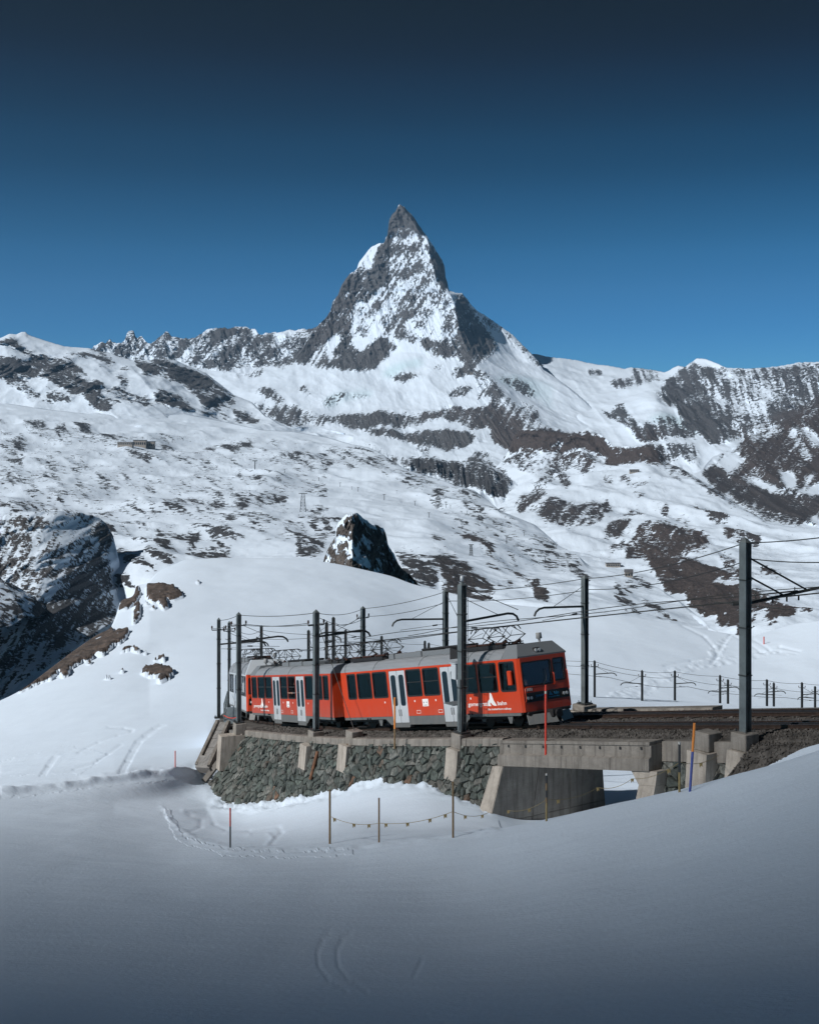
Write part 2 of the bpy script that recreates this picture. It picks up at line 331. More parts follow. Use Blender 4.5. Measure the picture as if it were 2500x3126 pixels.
 pl(Z2,.7, 1410,270,1480,290,1500,310,1440,290), pl(Z2,.62, 1190,330,1340,335,1400,310,1340,355,1240,350), pl(Z2,.6, 1620,590,1724,560,1724,590,1680,600), pl(Z2,.6, 1030,500,1200,520,1220,560,1080,540),
 # jagged skyline ridge
 pl(Z2,.54, 470,200,480,190,560,150,690,100,880,105,1150,90,1310,85,1370,120,1600,90,1724,0,1724,280,1500,290,1380,300,1200,320,1100,310,1000,290,880,240,700,260,600,230),
 pl(Z2,.74, 480,190,560,150,600,170,640,180,690,95,720,150,700,230,620,230,540,225), pl(Z2,.86, 1040,130,1150,90,1310,80,1300,110,1150,140,1080,150), pl(Z2,.7, 800,160,880,100,900,130,960,140,950,200,850,240), pl(Z2,.68, 1240,180,1370,130,1340,240,1240,300,1140,310), pl(Z2,-.3, 960,200,1040,180,1000,270,960,260),
 # glacier plateau and the slope below it
 pl(Z2,.76, 390,600,440,585,500,630,570,640,640,680,620,705,560,690,500,670,430,650), pl(Z2,.7, 110,580,220,570,250,620,200,640,120,600), pl(Z2,.65, -200,560,0,560,60,570,0,590,-200,590), pl(Z2,.84, 70,700,110,690,140,730,90,735), pl(Z2,.66, 270,610,330,610,380,650,300,640), pl(Z2,.6, 0,630,60,640,40,660,0,655), pl(Z2,.66, 850,700,920,710,920,740,860,730),
 pl(Z2,.76, 1045,710,1190,705,1330,700,1340,720,1240,735,1100,735), pl(Z2,.66, 1390,680,1450,672,1500,690,1440,705), pl(Z2,.76, 600,740,680,740,790,770,830,795,760,800,690,765), pl(Z2,.68, 850,770,920,795,900,800), pl(Z2,.66, 950,800,1010,795,1030,812),
 pl(Z2,.66, 0,765,80,765,150,780,130,790,40,780), pl(Z2,.7, 380,830,450,815,480,830,410,842), pl(Z2,.68, 780,870,860,870,940,895,880,892), pl(Z2,.68, 520,890,580,885,670,905,600,907), pl(Z2,.6, 760,930,830,940,840,955,780,950), pl(Z2,.82, 900,1000,960,1000,1000,1035,930,1022), pl(Z2,.84, 1240,1010,1300,1010,1325,1050,1260,1042),
 pl(Z2,.62, 1400,965,1480,965,1530,1000,1450,1000), pl(Z2,.74, 1180,1090,1240,1070,1300,1100,1220,1112), pl(Z2,.72, 1320,1090,1390,1090,1360,1112), pl(Z2,.84, 1220,850,1280,860,1260,885), pl(Z2,.6, 1110,1030,1190,1010,1190,1050,1130,1050), pl(Z2,.6, 1000,1005,1040,1005,1030,1030), pl(Z2,.7, 1500,1130,1550,1125,1530,1160), pl(Z2,.6, 160,835,210,832,200,840), pl(Z2,.6, 240,845,290,845,280,852), pl(Z2,.6, 120,915,160,912,150,920),
 pl(Z2,.76, 800,1140,870,1130,960,1160,1050,1150,1040,1207,940,1190,860,1170), pl(Z2,.62, 1060,1140,1200,1160,1240,1200,1130,1207),
 pl(Z2,.21, -300,780,300,780,700,840,1100,900,1500,1000,1724,1050,1724,1207,-300,1207), pl(Z2,.14, -300,600,1724,700,1724,1000,-300,800),
 pl(Z2,.31, -300,980,300,990,450,1030,600,1090,620,1140,300,1080,0,1050,-300,1050), pl(Z2,.26, 1500,700,1724,730,1724,1000,1560,900),
 pl(Z3,.28, 0,500,400,500,800,700,1100,800,1200,900,1500,1100,1724,1250,1724,1341,1000,1000,600,700,300,620,0,640), pl(Z3,.7, 470,530,560,570,600,610,590,625,520,570), pl(Z3,.8, 1180,870,1230,895,1200,905),
 # gorge on the left
 pl(Z5,.84, -900,230,0,220,60,205,160,180,300,185,370,220,370,260,260,265,120,265,0,260,-900,260), pl(Z5,.52, -900,260,0,260,250,330,450,380,560,360,700,400,760,300,820,260,860,400,850,600,800,900,700,1050,600,1180,300,1350,0,1500,-900,1700),
 pl(Z5,.74, 560,480,700,420,830,560,860,800,850,1000,600,1150,450,1180,200,1000,300,850,420,700,380,600,480,540), pl(Z5,.85, 680,300,740,230,850,300,860,420,740,380), pl(Z5,-.6, 310,790,460,695,480,715,400,780,330,810), pl(Z5,-.6, 490,1160,600,1130,600,1170,520,1200), pl(Z5,-.4, 30,300,60,300,60,700,20,600), pl(Z5,-.5, 380,1240,450,1190,480,1220,360,1300), pl(Z5,-.4, 200,1200,320,1190,300,1240,220,1240), pl(Z5,-.5, 250,330,290,330,260,600,240,600),
 pl(Z5,.8, 1150,270,1200,260,1350,290,1480,280,1490,310,1330,320,1220,300), pl(Z5,.82, 980,370,1090,340,1140,400,1060,400), pl(Z5,.88, 1150,360,1250,370,1340,440,1330,470,1220,460), pl(Z5,.66, 1380,350,1490,360,1480,400,1400,410), pl(Z5,.82, 1080,450,1180,480,1260,520,1320,540,1250,570,1140,510), pl(Z5,.76, 1500,420,1620,400,1724,400,1724,490,1500,500), pl(Z5,.62, 950,500,1050,520,1150,600,1100,620,960,570), pl(Z5,.6, 880,440,960,450,960,480,900,470), pl(Z5,.6, 1360,420,1480,430,1500,500,1380,480), pl(Z5,.62, 860,680,960,680,1000,760,900,740),
 pl(Z5,.72, 760,880,900,860,900,940,820,980,740,1000),
 # rocks low in the middle
 pl(Z3,.66, 0,1000,160,1030,200,1070,150,1160,0,1150), pl(Z3,.97, 780,1150,870,1100,960,1130,970,1160,900,1210,860,1240,820,1200), pl(Z3,.9, 850,1250,940,1180,1000,1180,1100,1260,1160,1310,1180,1400,870,1400), pl(Z3,.96, 910,960,960,990,1040,1030,1130,1090,1210,1150,1230,1200,1300,1260,1380,1290,1440,1341,1500,1400,1420,1400,1380,1341,1290,1270,1200,1190,1140,1130,1030,1070,940,1010),
 pl(Z3,.64, 570,1070,650,1080,740,1130,800,1200,830,1280,800,1300,700,1260,620,1230,600,1150), pl(Z3,.6, 780,1010,850,1020,900,1060,820,1060), pl(Z3,.62, 1100,1180,1200,1190,1220,1260,1150,1220), pl(Z3,.56, 1210,1130,1280,1160,1330,1200,1260,1190), pl(Z3,.6, 1180,1280,1280,1300,1300,1341,1200,1341), pl(Z3,.5, 80,960,250,940,230,1030,120,1030), pl(Z3,.55, 600,1200,760,1260,850,1330,700,1341,620,1290),
]
BROWN = [pl(Z4,1, 0,440,900,540,920,740,560,730,0,640), pl(Z4,1, 690,1050,1200,1050,1700,1440,1700,1640,1000,1640,780,1240), pl(Z4,.8, 1280,560,1724,380,2300,300,2300,860,1280,800), pl(Z4,.6, 650,940,1050,940,1050,1050,650,1050), pl(Z3,.9, 890,940,1500,1341,1500,1400,1340,1400,900,1010), pl(Z3,.6, 600,230,1350,240,1360,420,900,430), pl(Z5,.5, -900,160,400,160,400,700,0,900,-900,900), pl(Z3,.6, 850,1170,1180,1170,1180,1400,850,1400), pl(Z1,.3, 100,700,420,500,420,900,100,1000)]
ICE = [pl(Z1,.75, 585,1160,600,1120,700,1085,830,1075,835,1105,740,1130,650,1172), pl(Z1,.55, 200,1330,330,1290,500,1280,500,1320,330,1335,250,1390,180,1380), pl(Z1,.6, 1330,1180,1450,1190,1560,1230,1620,1290,1600,1330,1480,1270,1340,1215), pl(Z4,.6, 810,490,900,465,980,475,1085,560,1080,590,980,545,860,505), pl(Z1,.35, 1540,1200,1700,1250,1700,1400,1600,1330)]

def tps(ctrl, u, v):
    """thin plate surface through control points (u, v, d)"""
    c = np.array(ctrl, float); s = 1000.0; p = c[:, :2]/s; n = len(p)
    def phi(r2): return np.where(r2 > 0, r2*np.log(np.maximum(r2, 1e-12))*.5, 0)
    K = phi(((p[:, None]-p[None])**2).sum(-1)); Q = np.hstack([np.ones((n, 1)), p])
    A = np.block([[K+np.eye(n)*1e-5, Q], [Q.T, np.zeros((3, 3))]]); w = np.linalg.solve(A, np.concatenate([c[:, 2], np.zeros(3)]))
    x = u.ravel()/s; y = v.ravel()/s; r = w[n]+w[n+1]*x+w[n+2]*y
    for i in range(n): r = r+w[i]*phi((x-p[i, 0])**2+(y-p[i, 1])**2)
    return r.reshape(u.shape)

class Raster:
    """coverage of a set of outlines on a regular raster, edges warped and feathered"""
    def __init__(s, polys, u0=-1000, u1=3200, v0=600, v1=2100, st=3.0, warp=9.0, blur=2.0, seed=3):
        s.u0, s.v0, s.st = u0, v0, st
        U, V = np.meshgrid(np.arange(u0, u1, st), np.arange(v0, v1, st)); sh = U.shape; u = U.ravel(); v = V.ravel()
        wu = warp*1.7*fbm(u/70, v/70, o=5, g=.6, seed=seed); wv = warp*1.2*fbm(u/70+31, v/70, o=5, g=.6, seed=seed+7)
        m = mask_eval(polys, u+wu, v+wv, warp=0).reshape(sh)
        k = np.exp(-.5*(np.arange(-6, 7)/blur)**2); k /= k.sum()
        m = np.apply_along_axis(lambda a: np.convolve(np.pad(a, 6, 'edge'), k, 'valid'), 0, m)
        s.m = np.apply_along_axis(lambda a: np.convolve(np.pad(a, 6, 'edge'), k, 'valid'), 1, m)
    def __call__(s, u, v):
        x = np.clip((u-s.u0)/s.st, 0, s.m.shape[1]-1.001); y = np.clip((v-s.v0)/s.st, 0, s.m.shape[0]-1.001)
        i = x.astype(int); j = y.astype(int); a = x-i; b = y-j; m = s.m
        return (m[j, i]*(1-a)+m[j, i+1]*a)*(1-b)+(m[j+1, i]*(1-a)+m[j+1, i+1]*a)*b
RK = Raster(ROCK); RB = Raster(BROWN, blur=3.5, seed=5); RI = Raster(ICE, blur=2.5, seed=6)

def layer(name, label, crest, bottom, depth, mat, us, rows, jag=0.0, jag_s=9.0, relief=(0, 1, 1), seed=1, ras=None, fine=0.25, back=None, tilt=0.0, dirn=(0, 1), streak=(60, 14, .30), big=1.0, vert=None):
    """a mountain front: from its skyline (crest) down to its foot (bottom), with its own distance depth(u, v) in metres and relief in metres"""
    ras = ras or RK
    us = np.asarray(us, float); c = np.interp(us, *np.array(crest, float).T); bt = np.interp(us, *np.array(bottom, float).T)
    if jag: c = c - jag*(fbm(us/jag_s, us*0+seed, o=4, g=.6, seed=seed)*1.2)
    t = np.linspace(0, 1, rows)[:, None]
    u = np.repeat(us[None], rows, 0); v = c[None]*(1-t)+np.maximum(bt, c+4)[None]*t
    d = depth(u, v)
    X = (u-CU)/F*d; Z = (HV-v)/F*d
    amp, sx_, sz_ = relief
    Xr = X+tilt*Z; sh = u.shape
    r0 = fbm(Xr.ravel()/(sx_*3.1), Z.ravel()/(sz_*2.2), o=3, g=.5, seed=seed+80, ridge=True).reshape(sh)
    r1 = fbm(Xr.ravel()/sx_, Z.ravel()/sz_, o=6, g=.58, seed=seed+20, ridge=True).reshape(sh)
    r2 = fbm(X.ravel()/(sx_*.3), Z.ravel()/(sx_*.3), o=5, g=.62, seed=seed+50).reshape(sh)
    # rock runs in streaks along its bedding and gullies
    dx, dy = np.array(dirn, float)/np.hypot(*dirn); L_, w_, k_ = streak
    pa = (u*dx+v*dy).ravel(); pb = (-u*dy+v*dx).ravel()
    s1 = fbm(pa/L_, pb/w_, o=5, g=.62, seed=seed+90).reshape(sh)*1.6
    s2 = fbm(u.ravel()/46, v.ravel()/30, o=4, g=.55, seed=seed+97).reshape(sh)*1.4
    m = ras(u, v)
    rel = r1+fine*r2
    edge = np.minimum(1, t*rows/5.0)
    d2 = d - (amp*rel*(.1+.9*np.clip(m*1.3, 0, 1))+big*amp*1.2*r0)*edge
    X = (u-CU)/F*d2; Z = (HV-v)/F*d2
    if vert:                                  # swells, hollows and side ridges of the snow slope
        va, vx, vd = vert; q1 = fbm(X.ravel()/vx, d2.ravel()/vd, o=5, g=.42, seed=seed+130).reshape(sh); q2 = fbm((X+.5*d2).ravel()/(vx*1.6), (d2-.3*X).ravel()/(vd*1.3), o=4, g=.42, seed=seed+140, ridge=True).reshape(sh)
        lift_ = va*(q1+.9*q2)*np.minimum(1, t*rows/14.0); Z = Z+lift_; m = m+np.where(m > .04, .16*(q1+.6*q2), 0)
    rock = m+np.clip(m*4, 0, 1)*(k_*s1+.2*s2+.16*rel)
    br = RB(u, v); ic = RI(u, v)
    # the far side of the ridge falls away behind the skyline
    bk = back if back else 500.0
    X = np.vstack([X[:1]*(1+2*bk/d2[:1]), X[:1]*(1+.5*bk/d2[:1]), X]); Y = np.vstack([d2[:1]+2*bk, d2[:1]+.5*bk, d2]); Z = np.vstack([Z[:1]-bk*1.6, Z[:1]-bk*.35, Z])
    st = lambda a: np.vstack([a[:1], a[:1], a])
    o = grid_mesh(name, X, Y, Z, mat, {'rock': st(rock), 'brown': st(br), 'ice': st(ic)})
    return tag(o, label, 'mountain', kind='structure')

M_face = terrain_mat('pyramid_rock', 20, rock_a=(.05,.056,.066), rock_b=(.17,.168,.172), stretch=(1.2, 1, .75), rot=(0, .35, 0), contrast=1.35)
M_far = terrain_mat('far_rock', 24, rock_a=(.05,.056,.066), rock_b=(.15,.15,.158), stretch=(1, 1, 1.3), rot=(0, .5, 0), contrast=1.4)
M_mid = terrain_mat('mid_rock', 13, rock_a=(.038,.042,.05), rock_b=(.105,.105,.11), stretch=(.8, .8, 1.3), contrast=1.6)
M_gorge = terrain_mat('gorge_rock', 6, rock_a=(.05,.056,.064), rock_b=(.15,.15,.155), stretch=(.9, .9, 1.2), rot=(0, -.3, 0), contrast=1.5)
M_right = terrain_mat('hill_rock', 17, rock_a=(.045,.045,.05), rock_b=(.11,.1,.1), stretch=(1, 1, 1.2), rot=(0, .6, 0), contrast=1.65)

# skyline ridge left of the pyramid
crA = [(250,1080),(280,1064),(290,1054),(312,1041),(322,1048),(336,1034),(345,1044),(355,1047),(370,1046),(380,1040),(388,1014),(396,1008),(408,1009),(414,1030),(420,1033),(432,1023),(440,1034),(449,1048),(460,1049),(471,1041),(488,1028),(500,1018),(506,1010),(512,1011),(520,1022),(525,1027),(545,1028),(558,1032),(594,1032),(612,1020),(638,1003),(660,1001),(681,999),(700,1003),(720,997),(754,996),(765,1005),(772,1003),(782,1006),(790,1021),(800,1022),(812,1016),(835,1014),(855,1015),(870,1010),(884,1004),(900,1008),(915,1004),(928,1002),(936,1006),(950,1004),(968,995),(1000,985),(1060,980)]
layer('jagged_ridge', 'jagged snowy rock ridge on the skyline left of the pyramid peak', crA, [(250,1180),(1060,1200)], lambda u, v: 9500+(1140-v)*4.2+(1000-u)*.4, M_far, np.arange(250, 1060, 2.4), 66, jag=3.0, jag_s=7, relief=(120, 110, 300), seed=11, tilt=.6, dirn=(-.62, .78), streak=(70, 12, .42), big=.6)

# glacier dome and ridge on the right
crC = [(1560,1080),(1628,1080),(1640,1081),(1662,1087),(1709,1093),(1761,1099),(1807,1110),(1860,1116),(1906,1125),(1930,1121),(1964,1124),(2000,1130),(2028,1136),(2039,1132),(2060,1120),(2071,1116),(2092,1119),(2105,1108),(2115,1104),(2126,1093),(2140,1094),(2155,1096),(2184,1107),(2219,1122),(2283,1125),(2341,1121),(2387,1116),(2440,1106),(2498,1104),(2700,1080),(3000,1120)]
dC = [(1600,1080,10500),(1800,1110,10400),(2000,1130,9900),(2126,1095,9300),(2500,1104,8800),(3000,1100,8500),(1700,1200,9200),(1900,1200,8900),(2000,1200,8500),(2100,1200,8600),(2300,1220,8100),(2500,1220,7700),(1800,1300,8000),(2050,1300,7700),(2200,1380,7100),(2500,1400,6700),(1900,1420,7000),(2100,1480,6500),(3000,1450,6400)]
layer('right_ridge', 'broad glacier and craggy snow ridge on the right skyline', crC, [(1560,1400),(2000,1500),(3000,1560)], lambda u, v: tps(dC, u, v), M_far, np.arange(1560, 3000, 2.8), 150, jag=1.6, jag_s=9, relief=(130, 120, 330), seed=31, dirn=(.3, .95), streak=(80, 13, .42), big=.6, vert=(22, 260, 420))

# the pyramid
crD = [(480,1110),(560,1112),(638,1130),(713,1136),(754,1141),(800,1118),(824,1107),(870,1112),(905,1085),(925,1060),(940,1030),(956,1008),(970,994),(984,980),(997,967),(1004,956),(1009,948),(1013,932),(1016,920),(1032,899),(1039,878),(1053,853),(1069,834),(1080,828),(1090,820),(1094,806),(1097,797),(1109,783),(1117,772),(1125,762),(1137,751),(1157,742),(1168,741),(1175,737),(1177,724),(1183,718),(1185,700),(1187,678),(1190,668),(1197,653),(1203,648),(1209,641),(1214,630),(1219,622),(1226,626),(1234,630),(1248,646),(1257,654),(1267,667),(1275,682),(1285,695),(1293,708),(1301,716),(1308,728),(1322,748),(1336,772),(1348,790),(1354,804),(1358,816),(1359,841),(1366,862),(1371,886),(1387,892),(1403,895),(1410,894),(1424,909),(1438,929),(1457,948),(1494,971),(1526,994),(1564,1020),(1591,1048),(1619,1076),(1642,1101),(1661,1129),(1700,1155),(1749,1191),(1790,1226),(1819,1261),(1871,1284),(1906,1307),(1952,1354),(2000,1390),(2060,1430)]
uH = [(600,1219),(628,1225),(688,1266),(711,1278),(730,1304),(758,1308),(795,1313),(827,1327),(860,1331),(883,1348),(897,1373),(925,1387),(957,1392),(1004,1401),(1041,1415),(1073,1434),(1115,1457),(1140,1475),(1171,1499),(1208,1522),(1259,1563),(1283,1594),(1304,1602),(1400,1660),(1600,1700)]
def depD(u, v):
    h = np.interp(v.ravel(), *np.array(uH, float).T).reshape(v.shape)
    vv = np.interp(v.ravel(), [600, 1080, 1250, 1500, 1700], [9900, 8900, 8050, 6300, 5200]).reshape(v.shape)
    a = np.interp(v.ravel(), [600, 1000, 1200, 1400], [1.5, 1.35, .55, .3]).reshape(v.shape)
    b = np.interp(v.ravel(), [600, 980, 1150, 1300, 1450], [6.0, 6.0, 3.2, 1.8, .8]).reshape(v.shape)
    R = np.maximum(u-h, 0)
    R = np.where(R < 130, R, 130+(R-130)*.35)
    return vv+a*np.maximum(h-u, 0)+b*R
layer('pyramid_peak', 'steep pyramid-shaped rock peak streaked with snow, highest on the skyline', crD, [(480,1420),(900,1430),(1300,1470),(2060,1480)], depD, M_face, np.concatenate([np.arange(480, 940, 4), np.arange(940, 1680, 2.0), np.arange(1680, 2060, 3)]), 330, jag=1.6, jag_s=6, relief=(60, 80, 240), seed=7, fine=.35, tilt=.35, dirn=(-.55, .83), streak=(75, 7, .40), big=.25, vert=(16, 190, 380))

# shoulder on the left
crE = [(-700,1060),(-300,1045),(0,1032),(29,1019),(50,1020),(65,1013),(78,1013),(87,1022),(145,1041),(196,1057),(275,1063),(340,1078),(360,1083),(406,1100),(458,1098),(510,1094),(539,1100),(574,1118),(626,1136),(655,1159),(684,1182),(713,1205),(771,1228),(812,1270),(860,1290),(960,1300),(1080,1330)]
dE = [(-700,1050,6900),(0,1030,6900),(300,1070,7000),(550,1105,7100),(700,1200,6900),(900,1290,6500),(-700,1300,5700),(0,1250,5900),(300,1260,5900),(500,1270,6000),(750,1300,6200),(0,1140,6350),(300,1160,6350),(500,1190,6450),(1080,1380,6000),(500,1380,5300)]
layer('left_shoulder', 'snowy mountain shoulder with dark layered cliff bands on the left', crE, [(-700,1330),(0,1310),(500,1330),(1080,1400)], lambda u, v: tps(dE, u, v), M_far, np.arange(-700, 1080, 3.0), 120, jag=.8, relief=(80, 150, 90), seed=41, tilt=-.5, dirn=(.93, .36), streak=(80, 9, .40), big=.7, vert=(22, 210, 300))

# dark rock step in the middle distance
crH = [(1150,1420),(1208,1408),(1234,1403),(1276,1398),(1297,1390),(1344,1403),(1385,1411),(1448,1408),(1490,1416),(1526,1434),(1563,1465),(1600,1486),(1680,1530)]
layer('rock_step', 'dark rock step with snow ledges at the mouth of the high valley', crH, [(1150,1560),(1680,1640)], lambda u, v: 4700+(1560-v)*5+(u-1200)*.25, M_mid, np.arange(1150, 1680, 2.4), 80, jag=2, relief=(90, 55, 150), seed=51, dirn=(.1, 1), streak=(50, 10, .32), big=.8)

# dark hill at the right edge, behind
crG1 = [(2060,1480),(2100,1452),(2138,1438),(2173,1394),(2220,1378),(2248,1371),(2283,1331),(2335,1316),(2387,1290),(2440,1261),(2463,1232),(2500,1203),(2800,1080),(3100,1050)]
layer('dark_hill', 'dark brown half-bare mountain at the right edge with grey moraine at its foot', crG1, [(2060,1660),(3100,1720)], lambda u, v: 4300+(1600-v)*6.5-(u-2200)*.3, M_right, np.arange(2060, 3100, 3.2), 110, jag=1.5, relief=(90, 130, 200), seed=61, dirn=(-.6, .8), streak=(60, 14, .3), big=.9)

# hill on the right with the long cliff
crG2 = [(1380,1500),(1450,1470),(1500,1440),(1540,1400),(1570,1330),(1587,1316),(1604,1307),(1660,1314),(1720,1321),(1780,1322),(1831,1325),(1851,1340),(1871,1362),(1952,1362),(1993,1362),(2016,1383),(2034,1412),(2080,1429),(2126,1458),(2184,1493),(2254,1545),(2312,1574),(2341,1597),(2420,1610),(2500,1612),(2800,1640),(3100,1680)]
dG2 = [(1400,1500,5600),(1590,1316,5900),(1720,1322,5750),(1850,1335,5600),(2000,1365,5350),(1590,1390,5800),(1720,1400,5650),(1850,1400,5500),(2020,1410,5250),(1650,1450,5200),(1800,1460,5000),(2000,1460,4850),(2184,1493,4650),(2330,1590,4100),(2500,1612,3900),(3100,1680,3300),(1560,1560,4500),(1800,1560,4200),(2100,1600,3900),(1700,1680,3300),(1950,1700,3200),(2300,1720,3000),(2000,1800,2500),(2300,1850,2200),(2500,1800,2500),(2200,1960,1700),(3100,1950,1700),(1700,1960,1700),(1400,1700,3300)]
layer('cliff_hill', 'broad snowy hill with a long brown cliff and rusty scrub patches on the right', crG2, [(1380,1960),(3100,2010)], lambda u, v: tps(dG2, u, v), M_right, np.arange(1380, 3100, 3.0), 230, jag=1.0, relief=(55, 100, 120), seed=71, tilt=.4, dirn=(-.75, .66), streak=(46, 10, .42), big=.6, vert=(20, 150, 260))

# glacier plateau and the long slope that falls from it
crF = [(-900,1235),(0,1228),(150,1250),(260,1262),(330,1255),(420,1262),(470,1268),(560,1262),(700,1290),(800,1312),(900,1318),(1000,1335),(1072,1356),(1124,1366),(1151,1377),(1192,1403),(1224,1424),(1239,1434),(1297,1450),(1344,1465),(1396,1481),(1448,1497),(1490,1528),(1526,1559),(1579,1580),(1631,1601),(1657,1622),(1704,1664),(1746,1700),(1800,1728),(1836,1735),(1941,1771),(2010,1795),(2080,1841),(2138,1887),(2167,1916),(2300,1990)]
dF = [(-900,1235,6000),(0,1230,5950),(400,1262,5950),(700,1290,5900),(1000,1335,5300),(1150,1377,4700),(1300,1450,4100),(1450,1500,3600),(1600,1590,3000),(1750,1700,2400),(1940,1771,1900),(2167,1916,1250),(0,1350,4600),(400,1370,4500),(800,1380,4600),(-900,1360,4600),(0,1470,3300),(400,1480,3300),(800,1470,3500),(1150,1480,3600),(0,1570,2400),(-900,1560,2400),(500,1600,2300),(900,1620,2200),(1300,1600,2500),(1500,1700,2000),(300,1700,1900),(600,1720,1750),(1000,1740,1600),(1300,1780,1500),(1700,1850,1350),(300,1900,1600),(900,1900,1300),(1500,1900,1200),(-900,1900,1500),(2100,1960,1050)]
def depF(u, v):
    d = tps(dF, u, v)
    n = fbm((u-CU).ravel()*d.ravel()/F/230, d.ravel()/230, o=4, seed=81).reshape(u.shape)
    return d*(1+.012*n)
layer('plateau_slope', 'wide snow slope falling from the glacier plateau across the middle distance', crF, [(-900,1940),(0,1900),(1200,1860),(1700,1920),(2300,2080)], depF, M_mid, np.arange(-900, 2300, 3.2), 240, relief=(30, 85, 55), seed=82, back=250, dirn=(.95, .30), streak=(34, 6.5, .45), big=1.0, vert=(13, 140, 250))

# rock wall of the gorge on the left
crI = [(-900,1540),(-300,1560),(0,1578),(60,1566),(150,1558),(230,1562),(290,1572),(312,1585),(326,1600),(345,1634),(362,1700),(376,1770),(392,1850),(420,1960),(450,2100)]
layer('gorge_wall', 'dark craggy gorge wall dusted with snow on the left', crI, [(-900,2260),(450,2200)], lambda u, v: 1250+(2000-v)*1.0+40*np.log1p(np.exp((u-150)/40))*1.1-(u-150)*.1, M_gorge, np.arange(-900, 450, 2.6), 210, jag=5, jag_s=25, relief=(22, 34, 40), seed=91, back=200, tilt=-.25, dirn=(-.5, .85), streak=(34, 10, .5), big=2.0)

# rock stump behind the snow hill
STUMP = [pl(Z3,.80, 150,1250,165,1170,200,1090,240,980,310,900,350,893,440,955,500,970,530,1010,580,1130,605,1190,760,1330,150,1330), pl(Z3,-.42, 245,1020,330,1035,380,1085,395,1160,330,1150,300,1110,210,1100), pl(Z3,-.4, 345,900,430,950,510,980,520,1010,440,985,360,930), pl(Z3,-.5, 300,1130,420,1160,480,1210,520,1260,420,1210,350,1180), pl(Z3,-.4, 400,1000,440,1060,450,1130,420,1100), pl(Z3,-.5, 500,1060,540,1160,560,1230,520,1160)]
M_stump = terrain_mat('stump_rock', 4.5, rock_a=(.05,.048,.05), rock_b=(.2,.175,.16), stretch=(1, 1, .7), rot=(0, -.4, 0), contrast=1.3)
crJ = [(960,1800),(975,1740),(986,1711),(995,1690),(1004,1669),(1014,1652),(1023,1638),(1025,1612),(1033,1594),(1041,1585),(1052,1574),(1062,1570),(1083,1566),(1095,1571),(1109,1580),(1130,1599),(1145,1600),(1161,1606),(1170,1614),(1177,1627),(1181,1645),(1184,1664),(1194,1678),(1203,1690),(1212,1710),(1216,1721),(1228,1738),(1248,1752),(1268,1772),(1290,1810)]
layer('rock_stump', 'dark craggy rock stump half covered in snow behind the snow hill', crJ, [(960,1860),(1290,1870)], lambda u, v: 545+(1800-v)*.16+np.abs(u-1075)*.30, M_stump, np.arange(960, 1290, 1.7), 130, jag=4.5, jag_s=8, relief=(7, 10, 16), seed=95, ras=Raster(STUMP, 940, 1260, 1540, 1880, 1.5, 6, 1.5), back=40, tilt=-.4, dirn=(.4, .9), streak=(30, 7, .55), big=.7)
# ------------------------------------------------------------------ near snow ground
G_us = np.arange(-1000, 3500, 5.0)
def grow(pts):
    a = np.array(pts, float); return curve([(q[0], q[1]) for q in pts], G_us), curve([(q[0], q[2]) for q in pts], G_us)
crestG = [(-1000,2560,110),(-300,2270,150),(0,2139,170),(53,2113,176),(162,2034,192),(227,1985,205),(300,1936,222),(337,1916,232),(352,1885,238),(369,1835,250),(408,1817,262),(416,1790,270),(451,1780,280),(475,1752,290),(512,1731,300),(540,1719,308),(568,1709,302.6),(700,1703,315.0),(870,1704,312.0),(900,1705,310.1),(1025,1721,302.0),(1124,1742,294.5),(1192,1758,289.4),(1265,1784,283.4),(1323,1797,277.1),(1500,1838,258.0),(1674,1857,251.0),(1798,1870,246.1),(1902,1878,244.0),(1976,1891,242.5),(2080,1907,240.4),(2185,1928,238.2),(2263,1941,236.6),(2289,1944,236.0),(2359,1924,234.0),(2429,1904,232.0),(2500,1896,230.0),(2800,1880,225.0),(3500,1900,225.0)]
rT = [(-1000,2560,88),(0,2330,95),(300,2260,100),(600,2165,115),(800,2108,125),(940,2102,131),(1165,2114,140),(1296,2112,160),(1550,2150,160),(1815,2178,158),(2000,2197,160),(2200,2197,165),(2488,2192,175),(3500,2180,200)]
rB = [(-1000,2740,50),(0,2412,62),(200,2390,64),(380,2362,67),(600,2345,72),(700,2330,80),(900,2305,82),(1200,2330,74),(1500,2350,70),(1850,2405,68),(2000,2405,63),(2300,2420,52),(2600,2420,48),(3500,2450,45)]
rW = [(-1000,2790,46),(0,2450,57),(300,2440,61),(500,2430,66),(605,2425,69.5),(700,2470,66),(850,2450,62),(1000,2418,58.5),(1150,2378,56),(1250,2372,54.3),(1400,2425,51.4),(1500,2462,49.2),(1560,2530,47.5),(1850,2530,46),(2000,2490,43),(2130,2412,41.5),(2300,2330,40),(2500,2270,37),(3500,2030,30)]
rQ = [(-1000,2860,40),(0,2510,50),(300,2505,52),(500,2505,56),(700,2535,55),(900,2525,51.5),(1100,2490,49.5),(1300,2505,47),(1500,2535,45),(1560,2560,44.5),(1850,2545,43),(2000,2490,41),(2130,2435,39.5),(2300,2360,38),(2500,2300,35.5),(3500,2050,29)]
rL = [(-1000,2950,34),(0,2575,42),(300,2580,43),(500,2596,43.5),(700,2604,41.5),(900,2610,40),(1100,2600,39),(1300,2572,38.5),(1530,2535,37.5),(1850,2460,36),(2130,2402,34.5),(2500,2293,31.5),(3500,1990,26)]
rF1 = [(-1000,3200,22),(0,2765,28),(1250,2775,28),(1850,2700,26),(2500,2570,23),(3500,2350,19)]
rF1b = [(-1000,3400,17),(0,2990,18.5),(1250,2995,18.5),(2500,2880,17.5),(3500,2700,16)]
